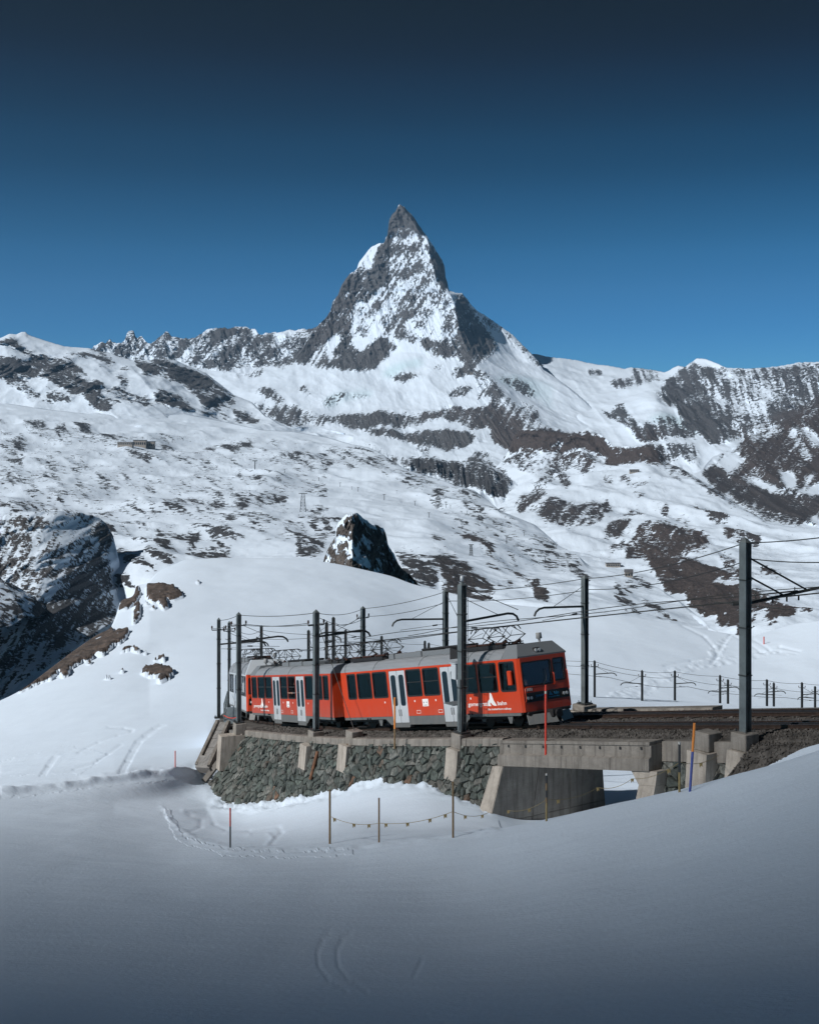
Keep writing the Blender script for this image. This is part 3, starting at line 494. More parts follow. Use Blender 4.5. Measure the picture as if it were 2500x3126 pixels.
rF2 = [(-1000,3600,13),(0,3130,13),(1250,3126,13),(2500,3050,13),(3500,2950,13)]
rF3 = [(-1000,3900,6.5),(3500,3600,6.5)]
rF4 = [(-1000,4800,2),(3500,4600,2)]
_k = np.exp(-.5*(np.arange(-36, 37)/12.0)**2); _k /= _k.sum()
def soft(a): return np.convolve(np.pad(a, 36, mode='reflect', reflect_type='odd'), _k, 'valid')
rowsG = [grow(crestG)]+[tuple(soft(q) for q in grow(r)) for r in (rT, rB, rW, rQ, rL, rF1, rF1b, rF2, rF3, rF4)]
cv, cd = soft(soft(rowsG[0][0])), soft(soft(rowsG[0][1])); tv, td = rowsG[1]
mid = (cv+.45*(tv-cv), td+.42*(cd-td))
crest_v = rowsG[0][0].copy()
rowsG = [(cv-30, cd), mid]+rowsG[1:]
subs = [64, 64, 52, 32, 32, 32, 44, 26, 16, 8, 6]
Dk = np.array([r[1] for r in rowsG]); Zk = np.array([(HV-r[0])/F*r[1] for r in rowsG])
kn = np.arange(len(rowsG), dtype=float)
par = np.concatenate([np.linspace(i, i+1, s, endpoint=False) for i, s in enumerate(subs)]+[[len(subs)]])
GD = pchip(kn, Dk, par); GZ = pchip(kn, Zk, par)
GU = np.repeat(G_us[None], len(par), 0); GX = (GU-CU)/F*GD; GV = HV-GZ/GD*F
# soft drifts
und = fbm(GX.ravel()/14, GD.ravel()/20, o=4, g=.45, seed=201).reshape(GX.shape)
und2 = fbm(GX.ravel()/2.6, GD.ravel()/5.5, o=3, g=.45, seed=207).reshape(GX.shape)
nearf = sstep(6, 20, GD)
far_amp = np.interp(GD, [0, 30, 60, 150, 330], [.05, .16, .2, .28, .4])
crest_f = np.minimum(1, np.arange(len(par))[:, None]/10.0)
GZ = GZ+und*far_amp*nearf*crest_f+und2*.05*nearf*np.interp(GD, [0, 60, 120], [.8, 1, .3])
def line_d(pts, U, V):
    """signed v-distance below a polyline, and a 0..1 weight inside its u range"""
    p = np.array(pts, float); l = np.interp(U, p[:, 0], p[:, 1]); w = sstep(p[0, 0]-20, p[0, 0]+20, U)*(1-sstep(p[-1, 0]-20, p[-1, 0]+20, U)); return V-l, w
# snow clods piled against the foot of the wall
wfoot = np.exp(-((par-4.0)/.16)**2)[:, None]*sstep(620, 700, GU)*(1-sstep(1480, 1530, GU))
GZ += wfoot*(.34*fbm(GX.ravel()/.75, GD.ravel()/.9, o=4, g=.6, seed=261).reshape(GX.shape))
# berm and furrow along the groomed path on the left
dv, w = line_d([(-990,2700),(0,2416),(100,2404),(200,2392),(300,2374),(380,2364),(460,2352),(600,2347)], GU, GV)
rag = .75+.5*fbm(GX.ravel()/1.2, GD.ravel()/1.2, o=3, seed=211).reshape(GX.shape)
GZ += w*rag*(.34*np.exp(-((dv-9)/8.0)**2)-.40*np.exp(-((dv+9)/9.0)**2))
# rim of the groomed turning place
dv, w = line_d([(495,2460),(510,2490),(545,2530),(600,2565),(700,2592),(900,2602),(1100,2592),(1300,2566),(1520,2532)], GU, GV)
GZ += w*rag*.09*np.exp(-((dv)/10.0)**2)*(.6+.8*fbm(GX.ravel()/.5, GD.ravel()/.5, o=2, seed=217).reshape(GX.shape))
# ski and cat tracks
def tracks(pts, dep, wd):
    global GZ
    for i in range(len(pts)-1):
        a, b = np.array(pts[i], float), np.array(pts[i+1], float); ab = b-a
        box_ = (GU > min(a[0], b[0])-30) & (GU < max(a[0], b[0])+30) & (GV > min(a[1], b[1])-30) & (GV < max(a[1], b[1])+30)
        if not box_.any(): continue
        t = np.clip(((GU[box_]-a[0])*ab[0]+(GV[box_]-a[1])*ab[1])/(ab@ab), 0, 1)
        r = np.hypot(GU[box_]-a[0]-t*ab[0], (GV[box_]-a[1]-t*ab[1])*1.6)
        GZ[box_] -= (.28 if GV[box_].min() > 2400 else .42)*dep*np.exp(-(r/wd)**2)
for off in (0, 11):
    tracks([(365+off,2352),(385+off,2318),(402+off,2288),(418+off,2265),(440+off,2248),(470+off,2226),(490+off,2216)], .16, 4)
tracks([(225,2345),(290,2325),(330,2300),(370,2275)], .12, 4); tracks([(240,2300),(300,2270),(360,2248),(400,2236),(405,2230),(380,2224),(330,2222)], .12, 4)
for off in (0, 9): tracks([(125+off,2366),(145+off,2335),(166+off,2312)], .12, 4)
tracks([(500,2472),(560,2474),(640,2470),(700,2475)], -.10, 8); tracks([(500,2480),(580,2485),(615,2498),(612,2520),(580,2542)], .08, 8); tracks([(640,2480),(655,2510),(690,2530),(760,2532),(850,2522),(860,2540),(830,2575)], .08, 8); tracks([(690,2545),(760,2548),(820,2545),(832,2562),(815,2580)], -.07, 8)
for off in (0, 60): tracks([(1010+off*1.1,2850),(985+off,2872),(968+off,2905),(972+off,2950),(1000+off,2990),(1060+off,3030)], .05, 5)
tracks([(1290,2935),(1262,2990)], .05, 5)
tracks([(2080,1910),(2150,1945),(2185,1985),(2190,2010)], .35, 5); tracks([(2230,1940),(2200,1980),(2185,2010),(2170,2030)], .35, 5); tracks([(2228,1938),(2280,1965),(2320,1990),(2400,1998)], .3, 4); tracks([(2300,1955),(2350,1985),(2380,1990),(2430,1995)], .3, 4); tracks([(2030,2035),(2110,2020),(2200,2004),(2330,1990),(2380,1975),(2440,1988)], .35, 5)
GROUNDROCK = [
 pl(Z5,1, 1100,720,1180,710,1300,720,1380,800,1290,820,1240,815,1260,880,1230,895,1180,840,1150,860,1110,820), pl(Z5,.95, 900,800,1000,780,1010,700,1045,715,1050,790,1020,850,950,900,900,915), pl(Z5,.95, 1010,870,1065,865,1050,950,1000,1010),
 pl(Z5,.97, 120,1530,330,1370,560,1180,740,1060,830,1000,850,1080,980,1050,940,1110,780,1220,560,1310,520,1340,520,1390,470,1410,440,1360,380,1430,300,1440,200,1490), pl(Z5,-.6, 830,1000,990,870,1000,1000,960,1040,850,1060), pl(Z5,.97, 1060,1380,1100,1340,1170,1330,1290,1360,1300,1400,1230,1450,1190,1450,1200,1400,1130,1410),
 pl(Z5,.85, 1170,1270,1240,1250,1240,1290), pl(Z5,.8, 910,1210,970,1175,1100,1215,970,1195), pl(Z5,.75, 780,1410,850,1410,820,1422), pl(Z5,.8, 1460,680,1500,680,1490,692), pl(Z5,.8, 1680,512,1695,512,1690,520), pl(Z5,.8, 1090,850,1105,850,1100,890), pl(Z5,.8, 1135,880,1160,880,1150,905), pl(Z5,.7, 655,1300,680,1285,680,1298), pl(Z5,.7, 1345,1210,1362,1210,1355,1220), pl(Z5,.7, 895,1365,935,1350,915,1368)]
grk = mask_eval(GROUNDROCK, GU.ravel(), GV.ravel(), warp=3.5, scale=14, seed=221).reshape(GX.shape)
rr = fbm(GX.ravel()/3.0, GD.ravel()/3.0, GZ.ravel()/3.0, o=4, g=.6, seed=225, ridge=True).reshape(GX.shape)
GZ += grk*(.55+.3*rr)*np.interp(GD, [60, 150, 300], [.4, 1.0, 1.3])*np.minimum(1, np.arange(len(par))[:, None]/3.0)
tramp = mask_eval([(1.0, [(1760,2160),(1900,2105),(2010,2055),(2100,2035),(2170,2010),(2165,1975),(2195,1955),(2240,1940),(2215,1985),(2200,2012),(2290,2000),(2380,1985),(2260,2025),(2120,2050),(2010,2100),(1960,2140),(1900,2180),(1760,2190)]), (.7, [(495,2470),(520,2468),(560,2555),(700,2598),(900,2608),(1080,2598),(1080,2612),(880,2622),(680,2610),(540,2565)]), (.5, [(0,2415),(380,2370),(600,2350),(600,2375),(380,2395),(0,2440)]), (.5, [(0,2330),(200,2280),(330,2300),(240,2360),(0,2370)])], GU.ravel(), GV.ravel(), warp=6, seed=231).reshape(GX.shape)
tn = fbm(GX.ravel()/.9, GD.ravel()/1.3, o=2, seed=233).reshape(GX.shape)
GZ += tramp*tn*np.interp(GD, [40, 70, 250], [.012, .03, .22])

GZ = np.minimum(GZ, (HV-crest_v[None])/F*GD-.02*np.arange(len(par))[::-1, None]/len(par))      # the skyline of the snow hill

def ground_mat():
    m, N, L, b = new_mat('snow_ground')
    vec = mapped(N, L)
    at = N.new('ShaderNodeAttribute'); at.attribute_name = 'rock'; tr = N.new('ShaderNodeAttribute'); tr.attribute_name = 'tramp'
    n1 = noise_n(N, L, vec, .55, 6, .6)
    fac = math_n(N, L, 'ADD', math_n(N, L, 'MULTIPLY', math_n(N, L, 'SUBTRACT', math_n(N, L, 'ADD', at.outputs['Fac'], math_n(N, L, 'MULTIPLY', math_n(N, L, 'MULTIPLY', math_n(N, L, 'SUBTRACT', n1, .5), 2.4), math_n(N, L, 'MULTIPLY', at.outputs['Fac'], 4.0, clamp=True))), .55), 7.0), .5, clamp=True)
    n2 = noise_n(N, L, mapped(N, L, (1, 1, 1.6), (.3, .5, 0)), .9, 6, .65)
    rk = mixc(N, L, math_n(N, L, 'MULTIPLY', math_n(N, L, 'SUBTRACT', n2, .3), 2.5, clamp=True), (.035, .034, .036), (.16, .125, .105))
    L.new(mixc(N, L, fac, SNOW, rk), b.inputs['Base Color'])
    b.inputs['Roughness'].default_value = .75; b.inputs['Specular IOR Level'].default_value = .2
    wind = noise_n(N, L, mapped(N, L, (.5, 1.2, 1), (0, 0, .35)), .6, 6, .6)
    grain = noise_n(N, L, vec, 9.0, 4, .7)
    foot = noise_n(N, L, vec, 1.4, 3, .6)
    h = math_n(N, L, 'ADD', math_n(N, L, 'MULTIPLY', wind, .085), math_n(N, L, 'MULTIPLY', grain, .02))
    h = math_n(N, L, 'ADD', h, math_n(N, L, 'MULTIPLY', math_n(N, L, 'MULTIPLY', foot, tr.outputs['Fac']), .07))
    h = math_n(N, L, 'ADD', h, math_n(N, L, 'MULTIPLY', math_n(N, L, 'MULTIPLY', n2, fac), .6))
    bump_n(N, L, h, .75, 1.0, b)
    return m
M_snow = ground_mat()
def back_row(A, D_, k): return A[:1]
Xg = np.vstack([GX[:1]*1.35, GX[:1]*1.1, GX]); Yg = np.vstack([GD[:1]*1.35, GD[:1]*1.1, GD]); Zg = np.vstack([GZ[:1]*1.35-60, GZ[:1]*1.1-9, GZ])
st2 = lambda a: np.vstack([a[:1], a[:1], a])
tag(grid_mesh('snow_ground', Xg, Yg, Zg, M_snow, {'rock': st2(grk), 'tramp': st2(tramp)}), 'smooth wind-packed snowfield around the railway with tracks and bare rocks', 'snow', kind='structure')

def ground_z(x, y):
    u = CU+F*x/y; i = (u-G_us[0])/5.0; i0 = int(max(0, min(len(G_us)-2, math.floor(i)))); t = min(1, max(0, i-i0))
    z = []
    for k in (i0, i0+1):
        z.append(np.interp(-y, -GD[:, k], GZ[:, k]))
    return float(z[0]*(1-t)+z[1]*t)

# unseen mountain, added behind the viewpoint to cast soft shade over the foreground
bx_ = np.linspace(-5200, 1900, 180); by_ = np.linspace(1.0, 70.0, 110)**1.97*-1.0-3
BX, BY = np.meshgrid(bx_, by_[::-1])
cy = -1300.0; ch = 8+(37.0-cy)/(math.cos(SUN_AZ)*math.cos(SUN_EL))*math.sin(SUN_EL)-13
cr_ = ch*(1-.25*sstep(300, 1900, BX)-.25*sstep(0, 1800, -BX-3400))
t_ = np.clip(-BY/-cy, 0, 3)
BZ = -2.4+np.where(t_ <= 1, (cr_+2.4)*(t_**1.15), cr_-(t_-1)*1300*.8)
BZ += fbm(BX.ravel()/300, BY.ravel()/300, o=5, seed=301, ridge=True).reshape(BX.shape)*70*sstep(30, 700, -BY)*(1-np.exp(-((BY-cy)/200)**2))
brk = np.clip(.45+.25*fbm(BX.ravel()/160, BY.ravel()/160, o=4, seed=305).reshape(BX.shape), 0, 1)*sstep(120, 400, -BY)
tag(grid_mesh('shade_mountain', BX[::-1], BY[::-1], BZ[::-1], M_far, {'rock': brk[::-1], 'brown': brk*0, 'ice': brk*0}), 'unseen snowy mountain added behind the viewpoint to shade the foreground', 'mountain', kind='structure')
# ------------------------------------------------------------------ simple materials
def simple(name, col, rough=.6, metal=0.0, var=.25, scale=3.0, bump=.0, spec=.5, col2=None, coord='Object', bdist=.01, stretch=(1, 1, 1)):
    m, N, L, b = new_mat(name)
    vec = mapped(N, L, stretch, coord=coord)
    n = noise_n(N, L, vec, scale, 5, .6)
    c2 = col2 or tuple(c*(1-var) for c in col); c1 = tuple(min(1, c*(1+var*.5)) for c in col)
    f = math_n(N, L, 'MULTIPLY', math_n(N, L, 'SUBTRACT', n, .32), 2.8, clamp=True)
    L.new(mixc(N, L, f, c2, c1), b.inputs['Base Color'])
    b.inputs['Roughness'].default_value = rough; b.inputs['Metallic'].default_value = metal; b.inputs['Specular IOR Level'].default_value = spec
    if bump: bump_n(N, L, noise_n(N, L, vec, scale*6, 4, .65), bump, bdist, b)
    return m
def concrete_mat(name, a, b_, board=True):
    m, N, L, b = new_mat(name)
    vec = mapped(N, L, coord='Object')
    n = noise_n(N, L, vec, 1.3, 6, .65); st = noise_n(N, L, mapped(N, L, (3.2, 3.2, .35)), 1.6, 5, .6); fine = noise_n(N, L, vec, 26, 4, .7)
    f = math_n(N, L, 'MULTIPLY', math_n(N, L, 'SUBTRACT', n, .3), 2.4, clamp=True)
    c = mixc(N, L, f, a, b_)
    c = mixc(N, L, math_n(N, L, 'MULTIPLY', math_n(N, L, 'SUBTRACT', st, .47), 3.0, clamp=True), c, tuple(q*.45 for q in a))
    c = mixc(N, L, math_n(N, L, 'MULTIPLY', math_n(N, L, 'SUBTRACT', fine, .45), 1.2, clamp=True), c, tuple(q*.7 for q in a))
    L.new(c, b.inputs['Base Color']); b.inputs['Roughness'].default_value = .9; b.inputs['Specular IOR Level'].default_value = .25
    tcn = N.new('ShaderNodeTexCoord'); sp = N.new('ShaderNodeSeparateXYZ'); L.new(tcn.outputs['Object'], sp.inputs[0])
    brd = math_n(N, L, 'GREATER_THAN', math_n(N, L, 'SINE', math_n(N, L, 'MULTIPLY', sp.outputs['Z'], 36.0)), .93)
    bump_n(N, L, math_n(N, L, 'SUBTRACT', math_n(N, L, 'ADD', fine, n), math_n(N, L, 'MULTIPLY', brd, .6)), .6, .014, b)
    return m
M_conc = concrete_mat('weathered_concrete', (.165, .152, .138), (.29, .27, .245))
M_concd = concrete_mat('damp_concrete', (.15, .145, .14), (.26, .25, .24))
M_concl = concrete_mat('pale_concrete', (.30, .27, .24), (.46, .42, .37))
M_steel = simple('galvanised_steel', (.14, .165, .175), .5, .25, .35, 2.0, .15)
M_dark = simple('dark_steel', (.045, .05, .052), .5, .3, .3, 5)
M_black = simple('black_iron', (.022, .022, .024), .55, .2, .3, 5)
M_rail = simple('rail_steel', (.075, .05, .04), .45, .5, .4, 6)
M_rust = simple('rusty_steel', (.16, .075, .04), .8, .1, .4, 7, .3)
M_wire = simple('wire_copper', (.045, .048, .048), .5, .4, .2, 3)
M_wood = simple('tarred_wood', (.05, .04, .034), .85, 0, .4, 5, .3)
M_ball = simple('ballast_stone', (.105, .098, .092), .9, 0, .6, 2.2, .6, .2, coord='Object')
M_insul = simple('brown_porcelain', (.06, .03, .022), .25, 0, .2, 5)
def stone_mat():
    m, N, L, b = new_mat('wall_stone')
    oi = N.new('ShaderNodeObjectInfo'); geo = N.new('ShaderNodeAttribute'); geo.attribute_name = 'tone'
    rnd = math_n(N, L, 'FRACT', math_n(N, L, 'ADD', oi.outputs['Random'], geo.outputs['Fac']))
    r = N.new('ShaderNodeValToRGB'); L.new(rnd, r.inputs[0]); cr_ = r.color_ramp; cr_.interpolation = 'LINEAR'
    cols = [(0, (.07, .084, .077)), (.14, (.13, .155, .14)), (.28, (.18, .22, .195)), (.40, (.095, .107, .10)), (.52, (.27, .295, .27)), (.62, (.18, .165, .15)), (.74, (.36, .365, .34)), (.86, (.15, .175, .16)), (.965, (.19, .175, .155)), (.99, (.30, .15, .085))]
    cr_.elements[0].position = 0; cr_.elements[0].color = (*cols[0][1], 1); cr_.elements[1].position = cols[-1][0]; cr_.elements[1].color = (*cols[-1][1], 1)
    for p_, c_ in cols[1:-1]: cr_.elements.new(p_).color = (*c_, 1)
    vec = mapped(N, L); n = noise_n(N, L, vec, 5, 6, .68); n2 = noise_n(N, L, mapped(N, L, (1, 1, 2.5), (.4, .3, .2)), 14, 4, .6)
    c = mixc(N, L, math_n(N, L, 'MULTIPLY', math_n(N, L, 'SUBTRACT', n, .35), 2.2, clamp=True), (.035, .042, .04), r.outputs[0])
    c = mixc(N, L, math_n(N, L, 'MULTIPLY', math_n(N, L, 'SUBTRACT', n2, .60), 5.0, clamp=True), c, (.26, .275, .255))
    L.new(c, b.inputs['Base Color']); b.inputs['Roughness'].default_value = .85; b.inputs['Specular IOR Level'].default_value = .3
    bump_n(N, L, math_n(N, L, 'ADD', n, n2), .7, .03, b)
    return m
M_stone = stone_mat()
M_mortar = simple('wall_joint', (.10, .10, .092), .95, 0, .5, 6, .6, .1)

# ------------------------------------------------------------------ course of the line
PTS = [(31.8,14.1,-2.9),(23.1,26.3,-5.7),(14.4,38.5,-8.55),(5.75,50.8,-11.35),(-2.15,61.9,-13.95),(-8.0,74.2,-16.4),(-10.0,81,-17.6),(-11.1,88,-18.7),(-11.3,96,-20),(-10,105,-21.3),(-6,117,-23.2),(2,130,-25.6),(14,142,-28.2),(30,152,-31),(60,160,-34.2),(110,166,-36.5),(150,168,-38)]
def _cr(p0, p1, p2, p3, t):
    return .5*((2*p1)+(p2-p0)*t+(2*p0-5*p1+4*p2-p3)*t*t+(3*p1-p0-3*p2+p3)*t**3)
_pp = [Vector(p) for p in PTS]; _pp = [2*_pp[0]-_pp[1]]+_pp+[2*_pp[-1]-_pp[-2]]
PATH = []
for i in range(1, len(_pp)-2):
    for k in range(24): PATH.append(_cr(_pp[i-1], _pp[i], _pp[i+1], _pp[i+2], k/24))
PATH.append(_pp[-2]); PATH = np.array([tuple(p) for p in PATH])
ARC = np.concatenate([[0], np.cumsum(np.hypot(*np.diff(PATH[:, :2], axis=0).T))])     # metres along the line, from the right edge to the far loop
def at(s, off=0.0, up=0.0):
    """point beside the line: off > 0 is the far side, up is above rail level"""
    p = np.array([np.interp(s, ARC, PATH[:, i]) for i in range(3)]); q = np.array([np.interp(s+.4, ARC, PATH[:, i]) for i in range(3)]); r = np.array([np.interp(s-.4, ARC, PATH[:, i]) for i in range(3)])
    t = (r-q)[:2]; t /= np.hypot(*t); n = np.array((-t[1], t[0]))         # t runs uphill towards the right edge
    return Vector((p[0]+n[0]*off, p[1]+n[1]*off, p[2]+up))
def frame(s):
    a, b = at(s-.3), at(s+.3); t = (a-b); g = math.atan2(t.z, math.hypot(t.x, t.y)); return math.atan2(t.y, t.x), g
def s_of(u, off=0.0):
    S = np.linspace(2, 70, 1400); U = []
    for s in S[::7]:
        p = at(s, off); U.append(CU+F*p.x/p.y)
    return float(np.interp(-u, -np.array(U), S[::7])) if U[0] > U[-1] else float(np.interp(u, np.array(U), S[::7]))

def sweep(name, mat, s0, s1, sec, parent=None, step=.7, cap=True):
    """section [(off, up)..] carried along the line"""
    S = np.arange(s0, s1, step).tolist()+[s1]; mb = MB(); n = len(sec); vs = []
    for s in S:
        for o_, u_ in sec: vs.append(at(s, o_, u_))
    fs = [(i*n+k, (i+1)*n+k, (i+1)*n+(k+1) % n, i*n+(k+1) % n) for i in range(len(S)-1) for k in range(n)]
    if cap: fs += [tuple(range(n)), tuple(range((len(S)-1)*n, len(S)*n))[::-1]]
    mb.add(vs, fs); o = mb.build(name, mat, parent); fix_normals(o); return o
def fix_normals(o):
    bm = bmesh.new(); bm.from_mesh(o.data); bmesh.ops.recalc_face_normals(bm, faces=bm.faces[:]); bm.to_mesh(o.data); bm.free()

S_BL, S_BR = s_of(1545, -2.4), s_of(2008, -2.4)       # the bridge beam from left to right (arc grows to the left)
S_WL = s_of(706, -2.3)                                # left end of the stone wall
S_D = s_of(2275, -2.4)

# ------------------------------------------------------------------ track bed
core_snow = sweep('embankment', M_snow, S_WL+14, 245, [(-2.4, -.42), (5.9, -.42), (10, -3.6), (10, -7), (-4.2, -7)], step=1.5)
tag(core_snow, 'snow-covered embankment carrying the line round the loop', 'embankment', kind='structure')
core_m = sweep('embankment', M_concd, S_WL+.52, S_WL+14, [(-2.3, -.42), (5.9, -.42), (9, -5), (-3.3, -5.4)], step=1.2)
tag(core_m, 'steep embankment side behind the concrete chute', 'embankment', kind='structure')
core_l = sweep('embankment', M_mortar, S_BL+10, S_WL+.5, [(-2.28, -.42), (5.9, -.42), (8.5, -5), (-2.28-.3*4.6, -5)], step=1.0)
tag(core_l, 'rubble core of the embankment behind the stone wall', 'embankment', kind='structure')
core_b = sweep('embankment', M_mortar, S_BL+.35, S_BL+10.05, [(-2.281, -.422), (2.3, -.422), (2.6, -5), (-2.281-.3*4.6, -5)], step=1.0)
tag(core_b, 'narrow rubble core of the embankment beside the underpass', 'embankment', kind='structure')
slab_b = sweep('deck_slab', M_concd, S_BL+.32, S_BL+10.02, [(2.32, -.424), (5.88, -.424), (5.88, -.95), (2.32, -.95)], step=1.0)
tag(slab_b, 'concrete deck under the far track beside the underpass', 'deck', kind='structure')
core_r = sweep('embankment', M_ball, -1, S_BR-.15, [(-1.95, -.42), (5.9, -.42), (8.5, -5), (-1.95, -5)], step=1.0)
tag(core_r, 'gravel core of the embankment right of the bridge', 'embankment', kind='structure')
bal = sweep('ballast_bed', M_ball, -1, S_WL+60, [(-2.02, -.30), (-1.5, -.2), (-.9, -.16), (5.0, -.16), (5.7, -.3), (5.7, -.40), (-2.02, -.40)], step=.8)
tag(bal, 'grey crushed stone bed under the two railway tracks', 'ballast', kind='structure')

def gravel(name, parent, n, s0, s1, o0, o1, upf, r0, r1, mat, seed, label=None):
    rnd = random.Random(seed); vs, fs = [], []
    base = [Vector(q) for q in ((1,0,0),(-1,0,0),(0,1,0),(0,-1,0),(0,0,1),(0,0,-1))]; tri = [(0,2,4),(2,1,4),(1,3,4),(3,0,4),(2,0,5),(1,2,5),(3,1,5),(0,3,5)]
    for i in range(n):
        o_ = rnd.uniform(o0, o1); p = at(rnd.uniform(s0, s1), o_, upf(o_)); r = rnd.uniform(r0, r1)**1.0
        R = Euler((rnd.uniform(0, 6), rnd.uniform(0, 6), rnd.uniform(0, 6))).to_matrix(); k = len(vs)
        sc = (r*rnd.uniform(.7, 1.3), r*rnd.uniform(.7, 1.3), r*rnd.uniform(.5, 1))
        vs += [p+R @ Vector((q.x*sc[0], q.y*sc[1], q.z*sc[2])) for q in base]; fs += [tuple(j+k for j in t) for t in tri]
    m = bpy.data.meshes.new(name); m.from_pydata(vs, [], fs); m.materials.append(mat); o = bpy.data.objects.new(name, m); COL.objects.link(o)
    o.parent = parent; o['kind'] = 'stuff'
    if label: tag(o, label, 'gravel')
    return o
gravel('ballast_gravel', None, 9000, 2, S_WL, -2.0, -.75, lambda o_: np.interp(o_, [-2.02, -1.5, -.9, 0], [-.29, -.19, -.15, -.15]), .03, .075, M_ball, 5, 'loose crushed stones along the near edge of the track')
gravel('ballast_gravel', None, 3500, 2, S_BL+2, .8, 5.3, lambda o_: -.15, .03, .07, M_ball, 6, 'loose crushed stones between and beyond the rails')

# ------------------------------------------------------------------ tracks
def track(off, label):
    root = empty('railway_track', at(20, off)); tag(root, label, 'railway track', kind='structure')
    inv = -Vector(root.location)
    def fixup(o): o.location = inv; return o
    for g in (-.52, .52):
        fixup(sweep('rail', M_rail, -1, 130, [(off+g-.055, -.125), (off+g+.055, -.125), (off+g+.05, -.11), (off+g+.012, -.09), (off+g+.012, -.04), (off+g+.034, -.03), (off+g+.034, 0), (off+g-.034, 0), (off+g-.034, -.03), (off+g-.012, -.04), (off+g-.012, -.09), (off+g-.05, -.11)], root, step=1.0))
    fixup(sweep('rack_rail', M_black, -1, 60, [(off-.06, -.12), (off+.06, -.12), (off+.06, .0), (off-.06, .0)], root, step=1.0))
    mb = MB(); s = 0.0
    while s < 26:
        h, g = frame(s); M = Matrix.Translation(at(s, off, 0)) @ Euler((0, -g, h)).to_matrix().to_4x4()
        mb.box((-.045, -.06, -.005), (.045, .06, .085), M); s += .17
    o = fixup(mb.build('rack_tooth', M_rail, root)); o['kind'] = 'stuff'
    sl_m = MB().cbox((-.12, -.95, -.21), (.12, .95, -.115), .015).mesh('sleeper'); sl_m.materials.append(M_wood)
    s = .3
    while s < 62:
        h, g = frame(s); o = bpy.data.objects.new('sleeper', sl_m); COL.objects.link(o); o.parent = root
        o.location = at(s, off)+inv; o.rotation_euler = (0, -g, h); s += .78
    return root
track(0.0, 'near track of the double rack railway, under the train')
track(3.5, 'far track of the double rack railway, behind the train')

# ------------------------------------------------------------------ stone wall
def voronoi_cells(pts, neigh, x0, x1, y0, y1):
    """cells of a jittered point set by half-plane clipping"""
    out = []
    P_ = np.array(pts)
    for i, (x, y) in enumerate(pts):
        poly = [(x-neigh, y-neigh), (x+neigh, y-neigh), (x+neigh, y+neigh), (x-neigh, y+neigh)]
        d = np.hypot(P_[:, 0]-x, P_[:, 1]-y)
        for j in np.argsort(d)[1:14]:
            if d[j] > 2*neigh: break
            mx_, my_ = (x+P_[j, 0])/2, (y+P_[j, 1])/2; nx, ny = P_[j, 0]-x, P_[j, 1]-y
            np_ = []
            for k in range(len(poly)):
                a, b = poly[k], poly[(k+1) % len(poly)]
                da = (a[0]-mx_)*nx+(a[1]-my_)*ny; db = (b[0]-mx_)*nx+(b[1]-my_)*ny
                if da <= 0: np_.append(a)
                if da*db < 0: t = da/(da-db); np_.append((a[0]+t*(b[0]-a[0]), a[1]+t*(b[1]-a[1])))
            poly = np_
            if len(poly) < 3: break
        poly = [(min(max(a, x0), x1), min(max(b, y0), y1)) for a, b in poly]
        out.append(poly)
    return out
def stone_solid(poly, c, surf, rnd, gap=.94, proud=.10):
    """a rough block over one cell: joint edge, shoulder and an uneven crown; surf(x, h, out) gives the 3D point"""
    n = len(poly); vs = []; pr = proud*rnd.uniform(.3, 1.5); ta, tb = rnd.uniform(-.32, .32), rnd.uniform(-.38, .38)
    for (a, b) in poly: vs.append(surf(c[0]+(a-c[0])*gap, c[1]+(b-c[1])*gap, -.12))
    for (a, b) in poly:
        k = gap*rnd.uniform(.86, 1.0); vs.append(surf(c[0]+(a-c[0])*k, c[1]+(b-c[1])*k, pr*rnd.uniform(.2, .6)+.5*(ta*(a-c[0])+tb*(b-c[1]))))
    for (a, b) in poly:
        k = rnd.uniform(.62, .88); vs.append(surf(c[0]+(a-c[0])*k, c[1]+(b-c[1])*k, pr*rnd.uniform(.85, 1.15)+(ta*(a-c[0])+tb*(b-c[1]))*k))
    vs.append(surf(c[0]+rnd.uniform(-.03, .03), c[1]+rnd.uniform(-.03, .03), pr*rnd.uniform(.9, 1.3)))
    fs = []
    for i in range(n):
        j = (i+1) % n; fs += [(i, j, n+j, n+i), (n+i, n+j, 2*n+j, 2*n+i), (2*n+i, 2*n+j, 3*n)]
    return vs, fs
